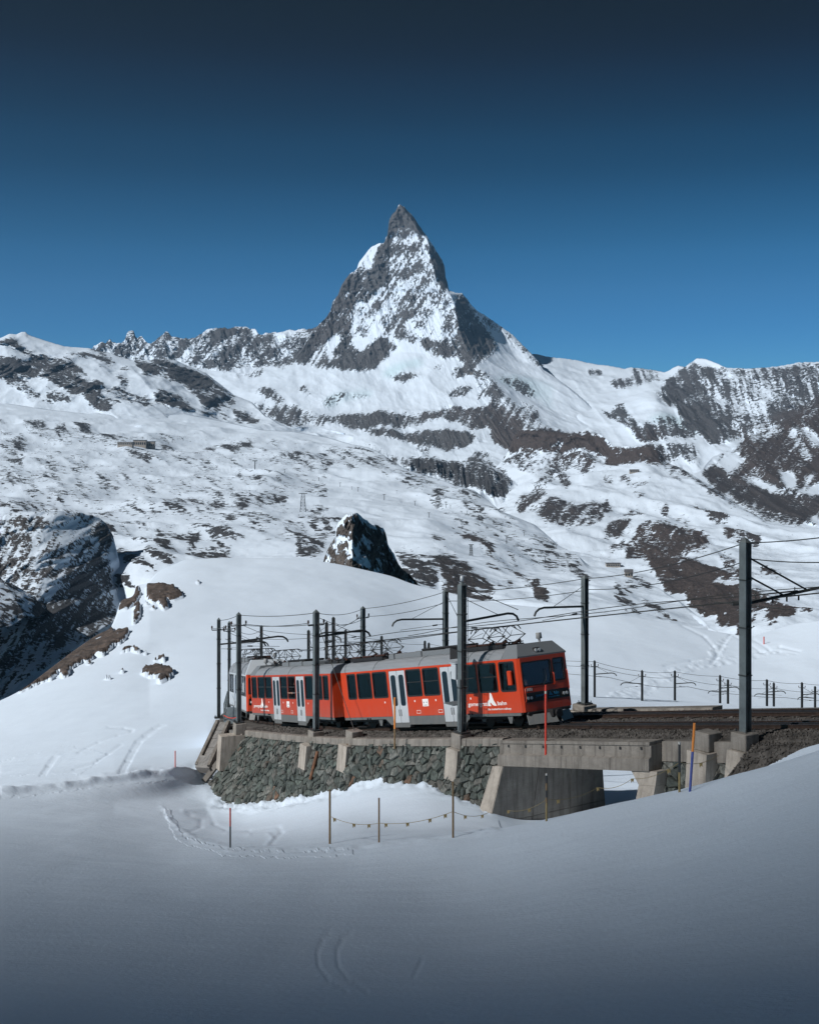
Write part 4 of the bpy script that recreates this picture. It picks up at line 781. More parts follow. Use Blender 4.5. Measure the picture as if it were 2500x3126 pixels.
def stone_wall(root, surf, x0, x1, h0, h1, dx, dh, keep, seed, limit=300, gap=.975):
    rnd = random.Random(seed); pts = []; row = 0; h = h0
    while h < h1+dh:
        k = rnd.uniform(.8, 1.2); x = x0-rnd.uniform(0, dx)
        while x < x1+dx:
            pts.append((x+rnd.uniform(-.3, .3)*dx, h+rnd.uniform(-.5, .5)*dh)); x += dx*rnd.choice((.45, .7, 1.0, 1.0, 1.75))*k
        h += dh*rnd.uniform(.8, 1.15)
    for _ in range(int(len(pts)*.55)): pts.append((rnd.uniform(x0, x1), rnd.uniform(h0, h1)))
    ok = []
    for q in pts:
        if all(abs(q[0]-r[0]) > .5*dx*.42 or abs(q[1]-r[1]) > .42*dh*.5 for r in ok[-400:]): ok.append(q)
    pts = ok
    cells = voronoi_cells(pts, max(dx, dh)*1.4, x0, x1, h0, h1); st = []
    for p, poly in zip(pts, cells):
        if len(poly) < 3: continue
        a = abs(sum(poly[i][0]*poly[(i+1) % len(poly)][1]-poly[(i+1) % len(poly)][0]*poly[i][1] for i in range(len(poly))))/2
        c = (sum(q[0] for q in poly)/len(poly), sum(q[1] for q in poly)/len(poly))
        if a < .012 or not keep(*c): continue
        st.append((a, c, poly))
    st.sort(key=lambda q: -q[0])
    rest = MB(); tones = []
    for i, (a, c, poly) in enumerate(st):
        vs, fs = stone_solid(poly, c, surf, rnd, gap, .10 if a > .05 else .06)
        if i < limit:
            o0 = sum((Vector(v) for v in vs), Vector())/len(vs)
            o = MB().add([Vector(v)-o0 for v in vs], fs).build('stone', M_stone, root); o.location = o0-Vector(root.location); fix_normals(o)
        else:
            tones += [rnd.random()]*len(vs); rest.add(vs, fs)
    if rest.v:
        o = rest.build('small_stone', M_stone, root); o.location = -Vector(root.location); o['kind'] = 'stuff'; fix_normals(o)
        at_ = o.data.attributes.new('tone', 'FLOAT', 'POINT'); at_.data.foreach_set('value', tones)
    return len(st)

wall = empty('stone_wall', at(S_BL+6, -2.4, -2)); tag(wall, 'greenish rubble stone retaining wall under the train', 'retaining wall')
BAT = .30; LW = S_WL-S_BL-.2
def wsurf(x, h, out):
    return at(S_BL+.2+x, -2.36-(BAT+.38*float(sstep(LW-8, LW+.5, x)))*h-out*.96, -.5-h+out*.28)
def wkeep(x, h):
    if h > 4.4: return False
    p = wsurf(x, h, 0); g = ground_z(p.x, p.y)
    return p.z > g-.35
nst = stone_wall(wall, wsurf, 0, LW+2.4, 0.0, 4.4, .52, .36, lambda x, h: wkeep(x, h) and x < LW+.5*h, 41)
vs_, fs_ = [], []; nx_, nh_ = 40, 7
for i_ in range(nx_+1):
    for j_ in range(nh_+1):
        h_ = 4.4*j_/nh_; vs_.append(wsurf((LW+.5*h_)*i_/nx_, h_, -.05)-Vector(wall.location))
for i_ in range(nx_):
    for j_ in range(nh_): a_ = i_*(nh_+1)+j_; fs_.append((a_, a_+1, a_+nh_+2, a_+nh_+1))
o = MB().add(vs_, fs_).build('mortar_bed', M_mortar, wall); fix_normals(o)
xp_ = s_of(967, -2.7)-S_BL-.2; o = MB().tube([wsurf(xp_, h_, .16)-Vector(wall.location) for h_ in (.45, 1.0, 1.75)], .085, 8).build('drain_pipe', M_rust, wall)
# coping along the wall top, in cast lengths
k = 0; s = S_BL+.1
while s < S_WL-.2:
    e = min(s+2.35, S_WL-.2)
    o = sweep('coping', M_conc, s+.012, e-.012, [(-2.5, -.56), (-2.04, -.56), (-2.04, -.27), (-2.1, -.245), (-2.46, -.25), (-2.5, -.29)], wall, step=.8)
    o.location = -Vector(wall.location); s = e
# edge strip down the left end of the wall
a0 = [wsurf(LW+.5*h-.02, h, .12) for h in np.linspace(0, 4.4, 12)]
mb = MB()
for i in range(len(a0)-1):
    p, q = a0[i], a0[i+1]; d_ = Vector((-.33, .12, 0)); w_ = Vector((-.08, -.16, .05))
    mb.add([p, q, q+d_, p+d_, p+w_, q+w_, q+d_+w_, p+d_+w_], [(0,1,2,3),(4,7,6,5),(0,4,5,1),(1,5,6,2),(2,6,7,3),(3,7,4,0)])
o = mb.build('edge_strip', M_conc, wall); o.location = -Vector(wall.location); fix_normals(o)
o = MB().tube([P(868, 2240, 63.2), P(806, 2295, 64.6)], .06).build('drain_pipe', M_rust, wall) if False else None

# concrete chute on the left end
ramp = empty('concrete_chute', P(620, 2340, 72.3)); tag(ramp, 'sloping concrete chute with raised edges at the left end of the wall', 'chute')
TL, TR, BL_, BR_ = P(667, 2204, 77.0), P(701, 2206, 75.6), P(603, 2340, 72.6), P(640, 2343, 71.2)
base_ = Vector(ramp.location); dn = Vector((.25, .5, -.75))*.5
def quad_slab(A, B, C, D, th, name, mat, parent):
    vs = [A, B, C, D, A+th, B+th, C+th, D+th]; o = MB().add([v-base_ for v in vs], [(0,1,2,3),(4,7,6,5),(0,4,5,1),(1,5,6,2),(2,6,7,3),(3,7,4,0)]).build(name, mat, parent); fix_normals(o); return o
L3 = lambda a, b, t: a.lerp(b, t)
for k in range(4):
    t0, t1 = k/4*.78+.004, (k+1)/4*.78-.004
    quad_slab(L3(TL, BL_, t0), L3(TR, BR_, t0), L3(TR, BR_, t1), L3(TL, BL_, t1), dn, 'slab', M_concd, ramp)
quad_slab(L3(TL, BL_, .79)+Vector((-.1, -.2, .12)), L3(TR, BR_, .79)+Vector((0, -.2, .12)), BR_+Vector((0, -.2, .0)), BL_+Vector((-.1, -.2, .0)), dn, 'toe_block', M_concd, ramp)
for A, B in ((TL, BL_), (TR, BR_)):
    e = Vector((.16, 0, 0)); up_ = Vector((-.06, -.16, .16)); A2, B2 = A-e*.5, B-e*.5
    vs = [A2, A2+e, B2+e, B2, A2+up_, A2+e+up_, B2+e+up_, B2+up_]
    o = MB().add([v-base_ for v in vs], [(0,1,2,3),(4,7,6,5),(0,4,5,1),(1,5,6,2),(2,6,7,3),(3,7,4,0)]).build('edge', M_conc, ramp); fix_normals(o)

# ------------------------------------------------------------------ bridge
br = empty('concrete_bridge', at((S_BL+S_BR)/2, -2.4, -3)); tag(br, 'small weathered concrete beam bridge over a snowy underpass', 'bridge'); bo = -Vector(br.location)
def bpart(o): o.location = bo; return o
bpart(sweep('beam', M_conc, S_BR, S_BL, [(-2.72, -.42), (-2.2, -.42), (-2.2, -1.28), (-2.84, -1.28), (-2.84, -.86), (-2.72, -.80)], br, step=2))
bpart(sweep('beam_lip', M_conc, S_BR+.05, S_BL-.05, [(-2.76, -.30), (-2.1, -.28), (-2.1, -.415), (-2.76, -.415)], br, step=2))
bpart(sweep('deck', M_concd, S_BR, S_BL+.3, [(-2.18, -.41), (5.9, -.41), (5.9, -.95), (-2.18, -.95)], br, step=2))
for k in range(8):
    s = S_BL-.55-k*(S_BL-S_BR-1.0)/7; h, g = frame(s); M = Matrix.Translation(at(s, -2.722, -.52)+bo) @ Euler((0, -g, h)).to_matrix().to_4x4()
    MB().box((-.05, -.012, -.05), (.05, .06, .05), M).build('drain_hole', M_black, br)
# left abutment: battered end wall facing the underpass
def solid(vs, name, mat, parent, org):
    o = MB().add([Vector(v)+org for v in vs], [(0,1,2,3),(4,7,6,5),(0,4,5,1),(1,5,6,2),(2,6,7,3),(3,7,4,0)]).build(name, mat, parent); fix_normals(o); return o
sA = S_BL-.38
top = [at(sA, -2.9, -1.285), at(sA, 2.35, -1.285), at(sA+.62, 2.35, -1.285), at(sA+.62, -2.9, -1.285)]
bot = [at(sA-.05, -4.35, -5.6), at(sA-.05, 2.7, -5.6), at(sA+1.0, 2.7, -5.6), at(sA+1.0, -4.35, -5.6)]
solid(top+bot, 'abutment', M_concl, br, bo)
# cast panels of the inner face, a finger's breadth proud of the abutment
for i, (f0, f1) in enumerate(((0, .36), (.36, .68), (.68, 1))):
    for j, (g0, g1) in enumerate(((0, .5), (.5, 1))):
        def q(f, g, d):
            a = top[0].lerp(top[1], f); b = bot[0].lerp(bot[1], f); p = a.lerp(b, g); h, _ = frame(sA); return p+Vector((math.cos(h), math.sin(h), 0))*d
        F0, F1, G0, G1 = f0+.004, f1-.004, g0+.004, g1-.004
        solid([q(F0, G0, -.01), q(F1, G0, -.01), q(F1, G1, -.01), q(F0, G1, -.01), q(F0, G0, .025), q(F1, G0, .025), q(F1, G1, .025), q(F0, G1, .025)], 'panel', M_concl, br, bo)  # paler concrete here stands in for mist over this shaded face
# right abutment with haunch
sB = S_BR+.42
solid([at(sB-.75, -2.78, -1.285), at(sB+.45, -2.78, -1.285), at(sB+.45, 1.6, -1.285), at(sB-.75, 1.6, -1.285), at(sB-.75, -2.86, -1.75), at(sB+.02, -2.86, -1.75), at(sB+.02, 1.6, -1.75), at(sB-.75, 1.6, -1.75)], 'haunch', M_concl, br, bo)
solid([at(sB-.75, -2.87, -1.755), at(sB+.02, -2.87, -1.755), at(sB+.02, 1.6, -1.755), at(sB-.75, 1.6, -1.755), at(sB-.75, -3.7, -5), at(sB+.12, -3.7, -5), at(sB+.12, 1.6, -5), at(sB-.75, 1.6, -5)], 'abutment', M_concl, br, bo)
# wing wall right of the beam: concrete band over rubble
ww = empty('wing_wall', at(S_BR-2, -2.1, -2)); tag(ww, 'wing wall of concrete over rubble stone right of the bridge beam', 'retaining wall'); wo_ = -Vector(ww.location)
S_WR = s_of(2300, -2.1)
o = sweep('concrete_band', M_conc, S_WR, S_BR-.02, [(-2.22, -.34), (-1.9, -.34), (-1.9, -1.02), (-2.22, -1.02)], ww, step=1); o.location = wo_
o = sweep('backing', M_mortar, S_WR, S_BR+.4, [(-2.02, -1.0), (-1.9, -1.0), (-1.9, -4.5), (-2.9, -4.5)], ww, step=1); o.location = wo_
def wsurf2(x, h, out): return at(S_BR+.3-x, -2.1-.24*h-out*.96, -1.03-h+out*.25)
stone_wall(ww, wsurf2, 0, S_BR-S_WR+.3, 0, 2.6, .46, .34, lambda x, h: wsurf2(x, h, 0).z > ground_z(wsurf2(x, h, 0).x, wsurf2(x, h, 0).y)-.35, 77)
# gravel slope at the far right
gs = sweep('gravel_bank', M_ball, -1, S_D-.3, [(-1.9, -.36), (-2.45, -.42), (-5.2, -2.3), (-5.2, -3.5), (-1.9, -3.5)], step=.8); tag(gs, 'dark gravel bank sloping down from the track at the right edge', 'gravel bank', kind='structure')
gravel('bank_gravel', None, 9000, 0, S_D-.35, -5.0, -2.0, lambda o_: np.interp(o_, [-5.2, -2.45, -1.9], [-2.28, -.40, -.33]), 0.03, .085, M_ball, 9, 'loose dark broken stones on the gravel bank')
# low wall beyond the far track
lw = sweep('low_wall', M_conc, s_of(2180, 5.6), s_of(1800, 5.6), [(5.45, -.3), (6.1, -.3), (6.1, -.04), (5.5, -.06)], step=1.5); tag(lw, 'low brown concrete edge wall beyond the far track', 'wall')
lw2 = sweep('low_wall', M_concd, 1, s_of(2182, 5.6), [(5.5, -.3), (6.2, -.3), (6.2, -.2), (5.55, -.2)], step=1.5); tag(lw2, 'long low dark edge wall beyond the far track at the right edge', 'wall')
# pier blocks that carry the masts and stays
def pier(u, vt, dpt, w, h1, h2, label, wl=None, fwd=.1):
    s = s_of(u, -2.35); p = P(u, vt, dpt); root = empty('concrete_pier', p); tag(root, label, 'concrete pier')
    h, g = frame(s); R = Euler((0, 0, h)).to_matrix().to_4x4(); M = R
    MB().cbox((-w/2, -w/2, -h1), (w/2, w/2*1.1, 0), .03, M).build('cap_block', M_conc, root)
    wl = wl or w*1.25
    mb = MB(); y0 = -wl/2-fwd
    vs = [Vector((-wl/2, y0, -h1)), Vector((wl/2, y0, -h1)), Vector((wl/2, wl/2, -h1)), Vector((-wl/2, wl/2, -h1)), Vector((-wl/2, y0-.12, -h1-h2)), Vector((wl/2, y0-.12, -h1-h2)), Vector((wl/2, wl/2, -h1-h2)), Vector((-wl/2, wl/2, -h1-h2))]
    o = mb.add([M @ v for v in vs], [(0,1,2,3),(4,7,6,5),(0,4,5,1),(1,5,6,2),(2,6,7,3),(3,7,4,0)]).build('shaft', M_concl, root); fix_normals(o)
    return root
pier(731, 2207, 71.0, .60, .62, 1.9, 'concrete pier under the mast at the left end of the wall', None, .75)
pier(964, 2230, 61.8, .60, .64, 1.15, 'concrete pier under the mast before the rear car', None, .3)
pier(1081, 2230, 58.6, .60, .62, 1.2, 'concrete pier anchoring the stay wire before the car gap', None, .25)
pier(1407, 2238, 51.9, .60, .62, 1.25, 'concrete pier under the ladder mast before the front car')
pier(2160, 2233, 41.3, .62, .62, 1.9, 'concrete pier without a mast beside the wing wall', .85)
pier(2272, 2236, 39.7, .62, .55, .9, 'squat concrete pier under the tall mast at the right', .66)
pier(1783, 2150, 59.0, .8, .30, .6, 'low concrete footing under the mast right of the train')

# old snow lying between the rails
for k, (s_, o_, l_, w_, lab) in enumerate([(16.0, 1.75, 1.5, .28, 'small patch of old snow between the tracks right of the train'), (12.4, 1.9, .9, .2, 'smaller patch of old snow between the tracks above the bridge'), (21.5, 5.2, .8, .35, 'patch of old snow beside the low footing right of the train'), (4.0, -2.35, .5, .2, 'small patch of old snow on the gravel bank edge')]):
    p = at(s_, o_, -.17); h_, g_ = frame(s_); n_ = 14; rn = random.Random(k+3); vs = []; fs = []
    for r_, z_ in ((1, 0), (.7, .05), (.3, .085)):
        vs += [Vector((l_*r_*math.cos(2*math.pi*i/n_)*rn.uniform(.8, 1.15), w_*r_*math.sin(2*math.pi*i/n_)*rn.uniform(.75, 1.2), z_)) for i in range(n_)]
    vs.append(Vector((0, 0, .09)))
    for q in range(2): fs += [(q*n_+i, q*n_+(i+1) % n_, (q+1)*n_+(i+1) % n_, (q+1)*n_+i) for i in range(n_)]
    fs += [(2*n_+i, 2*n_+(i+1) % n_, 3*n_) for i in range(n_)]
    o = MB().add(vs, fs, True).build('snow_patch', M_snow, None, p, (0, -g_, h_)); tag(o, lab, 'snow patch', 'old snow on the track bed')
# ------------------------------------------------------------------ train
def paint(name, col, rough=.35, grime=.35, dust=(.22, .2, .18), coat=.3):
    m, N, L, b = new_mat(name)
    vec = mapped(N, L); n = noise_n(N, L, vec, 1.6, 6, .65); st = noise_n(N, L, mapped(N, L, (5, 5, .5)), 2.2, 5, .6)
    c = mixc(N, L, math_n(N, L, 'MULTIPLY', math_n(N, L, 'SUBTRACT', n, .42), grime*1.6, clamp=True), col, tuple(q*.72 for q in col))
    tcn = N.new('ShaderNodeTexCoord'); sp = N.new('ShaderNodeSeparateXYZ'); L.new(tcn.outputs['Object'], sp.inputs[0])
    low = N.new('ShaderNodeMapRange'); L.new(sp.outputs['Z'], low.inputs['Value']); low.inputs['From Min'].default_value = 1.25; low.inputs['From Max'].default_value = .6; low.inputs['To Min'].default_value = .05; low.inputs['To Max'].default_value = 1.0
    g = math_n(N, L, 'MULTIPLY', math_n(N, L, 'MULTIPLY', math_n(N, L, 'SUBTRACT', st, .38), 2.0, clamp=True), math_n(N, L, 'MULTIPLY', low.outputs[0], grime))
    L.new(mixc(N, L, g, c, dust), b.inputs['Base Color'])
    b.inputs['Roughness'].default_value = rough; b.inputs['Coat Weight'].default_value = coat; b.inputs['Coat Roughness'].default_value = .25
    return m
M_red = paint('train_red', (.53, .046, .009), coat=.12); M_redd = paint('train_red_worn', (.48, .045, .012), grime=.7, coat=.1)
M_white = paint('train_white', (.48, .52, .56), grime=.4); M_skirt = paint('skirt_grey', (.115, .125, .13), .55, .5, coat=0)
M_capgrey = paint('roof_cap_grey', (.16, .175, .19), .5, .3, coat=0)
M_logo = simple('logo_white', (.8, .8, .8), .5, 0, .05, 4); M_logob = simple('logo_blue', (.03, .22, .42), .5, 0, .1, 4)
M_rubber = simple('window_rubber', (.018, .018, .02), .5, 0, .2, 6)
M_seat = simple('seat_cloth', (.06, .05, .12), .9, 0, .4, 4); M_inn = simple('cabin_lining', (.32, .33, .34), .7, 0, .15, 2)
def roof_mat():
    m, N, L, b = new_mat('ribbed_roof')
    tcn = N.new('ShaderNodeTexCoord'); sp = N.new('ShaderNodeSeparateXYZ'); L.new(tcn.outputs['Object'], sp.inputs[0])
    n = noise_n(N, L, mapped(N, L, (.6, 4, 4)), 1.5, 5, .6)
    L.new(mixc(N, L, n, (.24, .26, .28), (.42, .44, .47)), b.inputs['Base Color']); b.inputs['Roughness'].default_value = .5; b.inputs['Metallic'].default_value = .35
    w = math_n(N, L, 'SINE', math_n(N, L, 'MULTIPLY', sp.outputs['Z'], 120.0)); bump_n(N, L, w, .5, .02, b); return m
M_roof = roof_mat()
def glass_mat(name, tint, rough=.02, refl=.10):
    m, N, L, b = new_mat(name); out = N['Material Output']; N.remove(b)
    t = N.new('ShaderNodeBsdfTransparent'); t.inputs[0].default_value = (*tint, 1); g = N.new('ShaderNodeBsdfGlossy'); g.inputs['Roughness'].default_value = rough; g.inputs[0].default_value = (.9, .95, 1, 1)
    fr = N.new('ShaderNodeFresnel'); fr.inputs['IOR'].default_value = 1.5; ad = math_n(N, L, 'ADD', math_n(N, L, 'MULTIPLY', fr.outputs[0], .9), refl*.6, clamp=True)
    mx_ = N.new('ShaderNodeMixShader'); L.new(ad, mx_.inputs[0]); L.new(t.outputs[0], mx_.inputs[1]); L.new(g.outputs[0], mx_.inputs[2]); L.new(mx_.outputs[0], out.inputs['Surface']); return m
M_glass = glass_mat('tinted_window', (.66, .70, .74), .02, .2); M_glassd = glass_mat('dark_door_glass', (.16, .18, .21), .05, .3)
M_lamp = simple('lamp_lens', (.75, .78, .8), .1, 0, .1, 20, coord='Object')
LCAR, HW = 13.4, 1.32
def rrect(x0, x1, z0, z1, r, n=4):
    pts = []
    for cx, cz, a in ((x1-r, z1-r, 0), (x0+r, z1-r, 90), (x0+r, z0+r, 180), (x1-r, z0+r, 270)):
        for k in range(n+1):
            t = math.radians(a+90*k/n); pts.append((cx+r*math.cos(t), cz+r*math.sin(t)))
    return pts
def plate(poly, y0, y1, name, mat, parent):
    """outline in x, z given a thickness in y"""
    o = MB().prism(poly, 'y', min(y0, y1), max(y0, y1)).build(name, mat, parent); fix_normals(o); return o
def frame_ring(x0, x1, z0, z1, w, y, th, name, mat, parent, r=.1):
    A = rrect(x0, x1, z0, z1, r); B = rrect(x0+w, x1-w, z0+w, z1-w, max(.02, r-w*.6)); n = len(A); mb = MB()
    vs = [Vector((a, y, b)) for a, b in A]+[Vector((a, y, b)) for a, b in B]+[Vector((a, y+th, b)) for a, b in A]+[Vector((a, y+th, b)) for a, b in B]; fs = []
    for i in range(n):
        j = (i+1) % n; fs += [(i, j, n+j, n+i), (2*n+i, 3*n+i, 3*n+j, 2*n+j), (i, 2*n+i, 2*n+j, j), (n+i, n+j, 3*n+j, 3*n+i)]
    mb.add(vs, fs); o = mb.build(name, mat, parent); fix_normals(o); return o
def text_mesh(txt, size, name, mat, parent, M, bold=0.0, shear=0.0, extrude=.003):
    cu = bpy.data.curves.new(name, 'FONT'); cu.body = txt; cu.size = size; cu.extrude = extrude; cu.offset = bold; cu.shear = shear; cu.resolution_u = 3
    t = bpy.data.objects.new(name, cu); COL.objects.link(t); bpy.context.view_layer.update()
    me = bpy.data.meshes.new_from_object(t.evaluated_get(bpy.context.evaluated_depsgraph_get())); bpy.data.objects.remove(t)
    me.transform(M); me.materials.clear(); me.materials.append(mat); o = bpy.data.objects.new(name, me); COL.objects.link(o); o.parent = parent; o.name = name; return o
def text_fit(txt, x0, x1, z, y, side, name, mat, parent, h, bold=0.004):
    """text on a car side, its width fitted between x0 and x1; side -1 reads from the near side of the leading car"""
    M0 = Matrix.Identity(4); o = text_mesh(txt, 1.0, name, mat, parent, M0, 0.012, 0, .004)
    xs = [v.co.x for v in o.data.vertices]; w = max(xs)-min(xs); sx_ = (x1-x0)/w
    for v in o.data.vertices:
        a = (v.co.x-min(xs))*sx_; b = v.co.y*h*1.38; c = v.co.z
        v.co = (x0+a, y-.003+c, z+b) if side < 0 else (x1-a, y+.003-c, z+b)
    fix_normals(o); return o
WIN = [(.56, 1.28), (1.45, 2.62), (2.79, 3.95), (5.54, 6.68), (6.85, 8.01), (9.53, 10.68), (10.85, 12.03), (12.26, 13.2)]
DOOR = [(4.15, 5.44), (8.14, 9.40)]
ZR0, ZW0, ZW1, ZR1 = .62, 1.50, 2.64, 2.76
def bogie(root, x):
    b = empty('bogie', (x, 0, 0)); b.parent = root
    mb = MB()
    for y in (-.78, .78): mb.cbox((-1.25, y-.07, .34), (1.25, y+.07, .52), .03); mb.cbox((-.25, y-.1, .22), (.25, y+.1, .36), .03); mb.cyl((-.35, y, .3), (-.35, y, .62), .09, 10); mb.cyl((.35, y, .3), (.35, y, .62), .09, 10)
    mb.box((-.3, -.78, .36), (.3, .78, .5)); mb.build('bogie_frame', M_black, b)
    for ax in (-.92, .92):
        for y in (-.56, .56):
            MB().cyl((ax, y-.06, .36), (ax, y+.06, .36), .36, 24).build('wheel', M_dark, b)
        MB().cbox((ax-.16, -.95, .24), (ax+.16, -.86, .48), .03).build('axle_box', M_steel, b); MB().cbox((ax-.16, .86, .24), (ax+.16, .95, .48), .03).build('axle_box', M_steel, b)
def pantograph(root, x, zb=3.46, zh=4.08):
    p = empty('pantograph', (x, 0, 0)); p.parent = root
    mb = MB()
    for y in (-.42, .42): mb.cyl((-.55, y, zb-.06), (.55, y, zb-.06), .025, 6)
    for a in (-.5, .5): mb.cyl((a, -.42, zb-.06), (a, .42, zb-.06), .025, 6); mb.cyl((a, -.3, zb-.22), (a, -.3, zb-.06), .045, 8); mb.cyl((a, .3, zb-.22), (a, .3, zb-.06), .045, 8)
    mb.build('base_frame', M_black, p)
    kz = zb+(zh-zb)*.36
    for a in (-1, 1):
        lo, up_ = MB(), MB()
        for y in (-.4, .4):
            lo.tube([(a*.22, y, zb), (a*.78, y, kz)], .02, 6); up_.tube([(a*.78, y, kz), (a*.12, y*.62, zh-.03)], .016, 6)
        lo.cyl((a*.78, -.42, kz), (a*.78, .42, kz), .018, 6); up_.tube([(a*.78, -.4, kz), (a*.3, .1, zh-.2)], .01, 5)
        lo.build('lower_arm', M_dark, p); up_.build('upper_arm', M_dark, p)
    hd = MB()
    for a in (-.14, .14): hd.tube([(a, -.72, zh-.18), (a, -.62, zh-.05), (a, -.5, zh), (a, .5, zh), (a, .62, zh-.05), (a, .72, zh-.18)], .022, 6)
    hd.cyl((-.14, -.3, zh-.03), (.14, -.3, zh-.03), .012, 6); hd.cyl((-.14, .3, zh-.03), (.14, .3, zh-.03), .012, 6); hd.build('contact_strip', M_black, p)
def rail_car(label, loc, rot, body, cabm, logo_side=0, style=0, cap=None, num=None, glass_open=(3, 4, 5, 6)):
    root = empty('rail_car', loc, rot); tag(root, label, 'rail car', 'cars of the rack railway train')
    # sides
    for sd in (-1, 1):
        y0, y1 = sd*HW, sd*(HW-.045); mb = MB(); lo, hi = min(y0, y1), max(y0, y1)
        cuts = sorted([(a, b, 'w') for a, b in WIN]+[(a, b, 'd') for a, b in DOOR]); x = 0.0
        for a, b, k in cuts+[(LCAR, LCAR, 'e')]:
            if a > x: mb.box((x, lo, ZR0), (a, hi, ZR1))
            if k == 'w': mb.box((a, lo, ZR0), (b, hi, ZW0)); mb.box((a, lo, ZW1), (b, hi, ZR1))
            if k == 'd': mb.box((a, lo, 2.66), (b, hi, ZR1))
            x = b
        mb.build('side_panel', body, root)
        for i, (a, b) in enumerate(WIN):
            w = frame_ring(a-.035, b+.035, ZW0-.035, ZW1+.035, .065, sd*HW, sd*.014, 'window', M_rubber, root, .11)
            pane = plate(rrect(a-.01, b+.01, ZW0-.01, ZW1+.01, .06), sd*(HW-.020), sd*(HW-.026), 'pane', M_glass, w)
            if i in glass_open:
                plate([(a, 2.08), (b, 2.08), (b, 2.12), (a, 2.12)], sd*(HW-.018), sd*(HW-.002), 'window_bar', M_rubber, w)
        for a, b in DOOR:
            mid_ = (a+b)/2
            for c, d in ((a+.015, mid_-.012), (mid_+.012, b-.015)):
                lf = plate(rrect(c, d, .33, 2.65, .03), sd*(HW-.06), sd*(HW-.01), 'door', M_white, root)
                plate(rrect(c+.11, d-.11, 1.08, 2.47, .12), sd*(HW-.012), sd*(HW-.004), 'door_glass', M_glassd, lf)
                MB().box((c+.05 if c > mid_ else d-.09, min(sd*(HW-.01), sd*HW), .62), (c+.09 if c > mid_ else d-.05, max(sd*(HW-.01), sd*HW), .92)).build('handle', M_rubber, lf)
            plate([(a+.02, .12), (b-.02, .12), (b+.06, .33), (a-.06, .33)], sd*(HW-.03), sd*(HW-.25), 'door_step', M_skirt, root)
        mb = MB(); ly, hy = min(sd*(HW-.012), sd*(HW-.05)), max(sd*(HW-.012), sd*(HW-.05))
        for poly in ([(0, .615), (DOOR[0][0], .615), (DOOR[0][0], .24), (DOOR[0][0]-.2, .24), (DOOR[0][0]-.62, .5), (0, .5)], [(DOOR[0][1], .615), (DOOR[1][0], .615), (DOOR[1][0], .24), (DOOR[0][1], .24)], [(DOOR[1][1], .615), (LCAR-.1, .615), (LCAR-.1, .5), (DOOR[1][1]+.58, .5), (DOOR[1][1]+.2, .24), (DOOR[1][1], .24)]):
            mb.prism(poly, 'y', ly, hy)
        o = mb.build('skirt', M_skirt, root); fix_normals(o)
        for xb in (2.85, 12.35): plate([(xb, .5), (xb+.36, .5), (xb+.26, .2), (xb+.12, .2)], sd*(HW-.06), sd*(HW-.1), 'sand_box', M_skirt, root)
    # roof
    arc = [(-HW, ZR1), (-HW+.02, ZR1+.05), (-1.16, 3.0), (-.98, 3.13), (-.6, 3.2), (0, 3.22), (.6, 3.2), (.98, 3.13), (1.16, 3.0), (HW-.02, ZR1+.05), (HW, ZR1)]
    if style: arc = [(-HW, ZR1), (-HW+.02, ZR1+.12), (-1.22, 3.12), (-1.02, 3.36), (-.7, 3.5), (0, 3.55), (.7, 3.5), (1.02, 3.36), (1.22, 3.12), (HW-.02, ZR1+.12), (HW, ZR1)]
    zt = 3.20 if not style else 3.53
    o = MB().prism(arc, 'x', 0, LCAR-.95).build('roof', M_roof, root); fix_normals(o)
    for xs in (2.9, 6.6, 10.2):
        MB().tube([(xs, a*1.004, b+.006) for a, b in arc], .012, 5).build('roof_seam', M_steel, o)
    mb = MB(); mb.cbox((3.4, -.72, zt-.05), (9.3, .72, zt+.20), .04)
    for xs in (3.6, 5.8, 8.0): mb.cbox((xs, -.80, zt-.04), (xs+.35, -.70, zt+.22), .02); mb.cbox((xs, .70, zt-.04), (xs+.35, .80, zt+.22), .02)
    mb.build('roof_duct', M_capgrey, root)
    MB().cbox((5.9, -.6, zt+.21), (8.7, .6, zt+.32), .05).build('resistor_box', M_black, root)
    for xs in (.5, 1.5, 2.6, 9.7, 10.6, 11.5):
        gr = MB().cbox((xs-.35, -.55, zt-.02), (xs+.35, .55, zt+.14), .04).build('roof_gear', M_black, root)
        MB().cyl((xs-.4, -.62, zt+.2), (xs+.4, -.62, zt+.2), .05, 8).build('insulator', M_insul, gr); MB().cyl((xs-.2, .3, zt+.1), (xs+.35, .3, zt+.26), .07, 8).build('insulator', M_insul, gr)
    MB().box((9.45, -.8, zt), (12.0, -.76, zt+.16)).build('roof_screen', M_black, root); MB().box((.2, -.8, zt), (3.0, -.76, zt+.16)).build('roof_screen', M_black, root)
    for xp in (1.0, 2.35, 10.0, 11.35): pantograph(root, xp, zt+.26, 4.10 if not style else 4.3)
    # front with cab
    yw = HW; ch_ = .10
    fr = [(-yw, LCAR), (-yw+ch_, LCAR+.10), (yw-ch_, LCAR+.10), (yw, LCAR)]
    mb = MB()
    Y0, Y1, YD0, YD1 = -1.16, .36, .50, 1.06     # windscreen and cab door window across the front
    x0, x1 = LCAR+.05, LCAR+.10
    for a, b in ((-yw+.1, Y0), (Y1, YD0), (YD1, yw-.1)): mb.box((x0, a, ZR0), (x1, b, ZR1))
    mb.box((x0, Y0, ZR0), (x1, Y1, 1.62)); mb.box((x0, Y0, 2.56), (x1, Y1, ZR1)); mb.box((x0, YD0, ZR0), (x1, YD1, 1.70)); mb.box((x0, YD0, 2.58), (x1, YD1, ZR1))
    for sd in (-1, 1): mb.prism([(LCAR, sd*yw), (LCAR+.10, sd*(yw-.1)), (LCAR+.05, sd*(yw-.1)), (LCAR, sd*(yw-.045))], 'z', ZR0, ZR1)
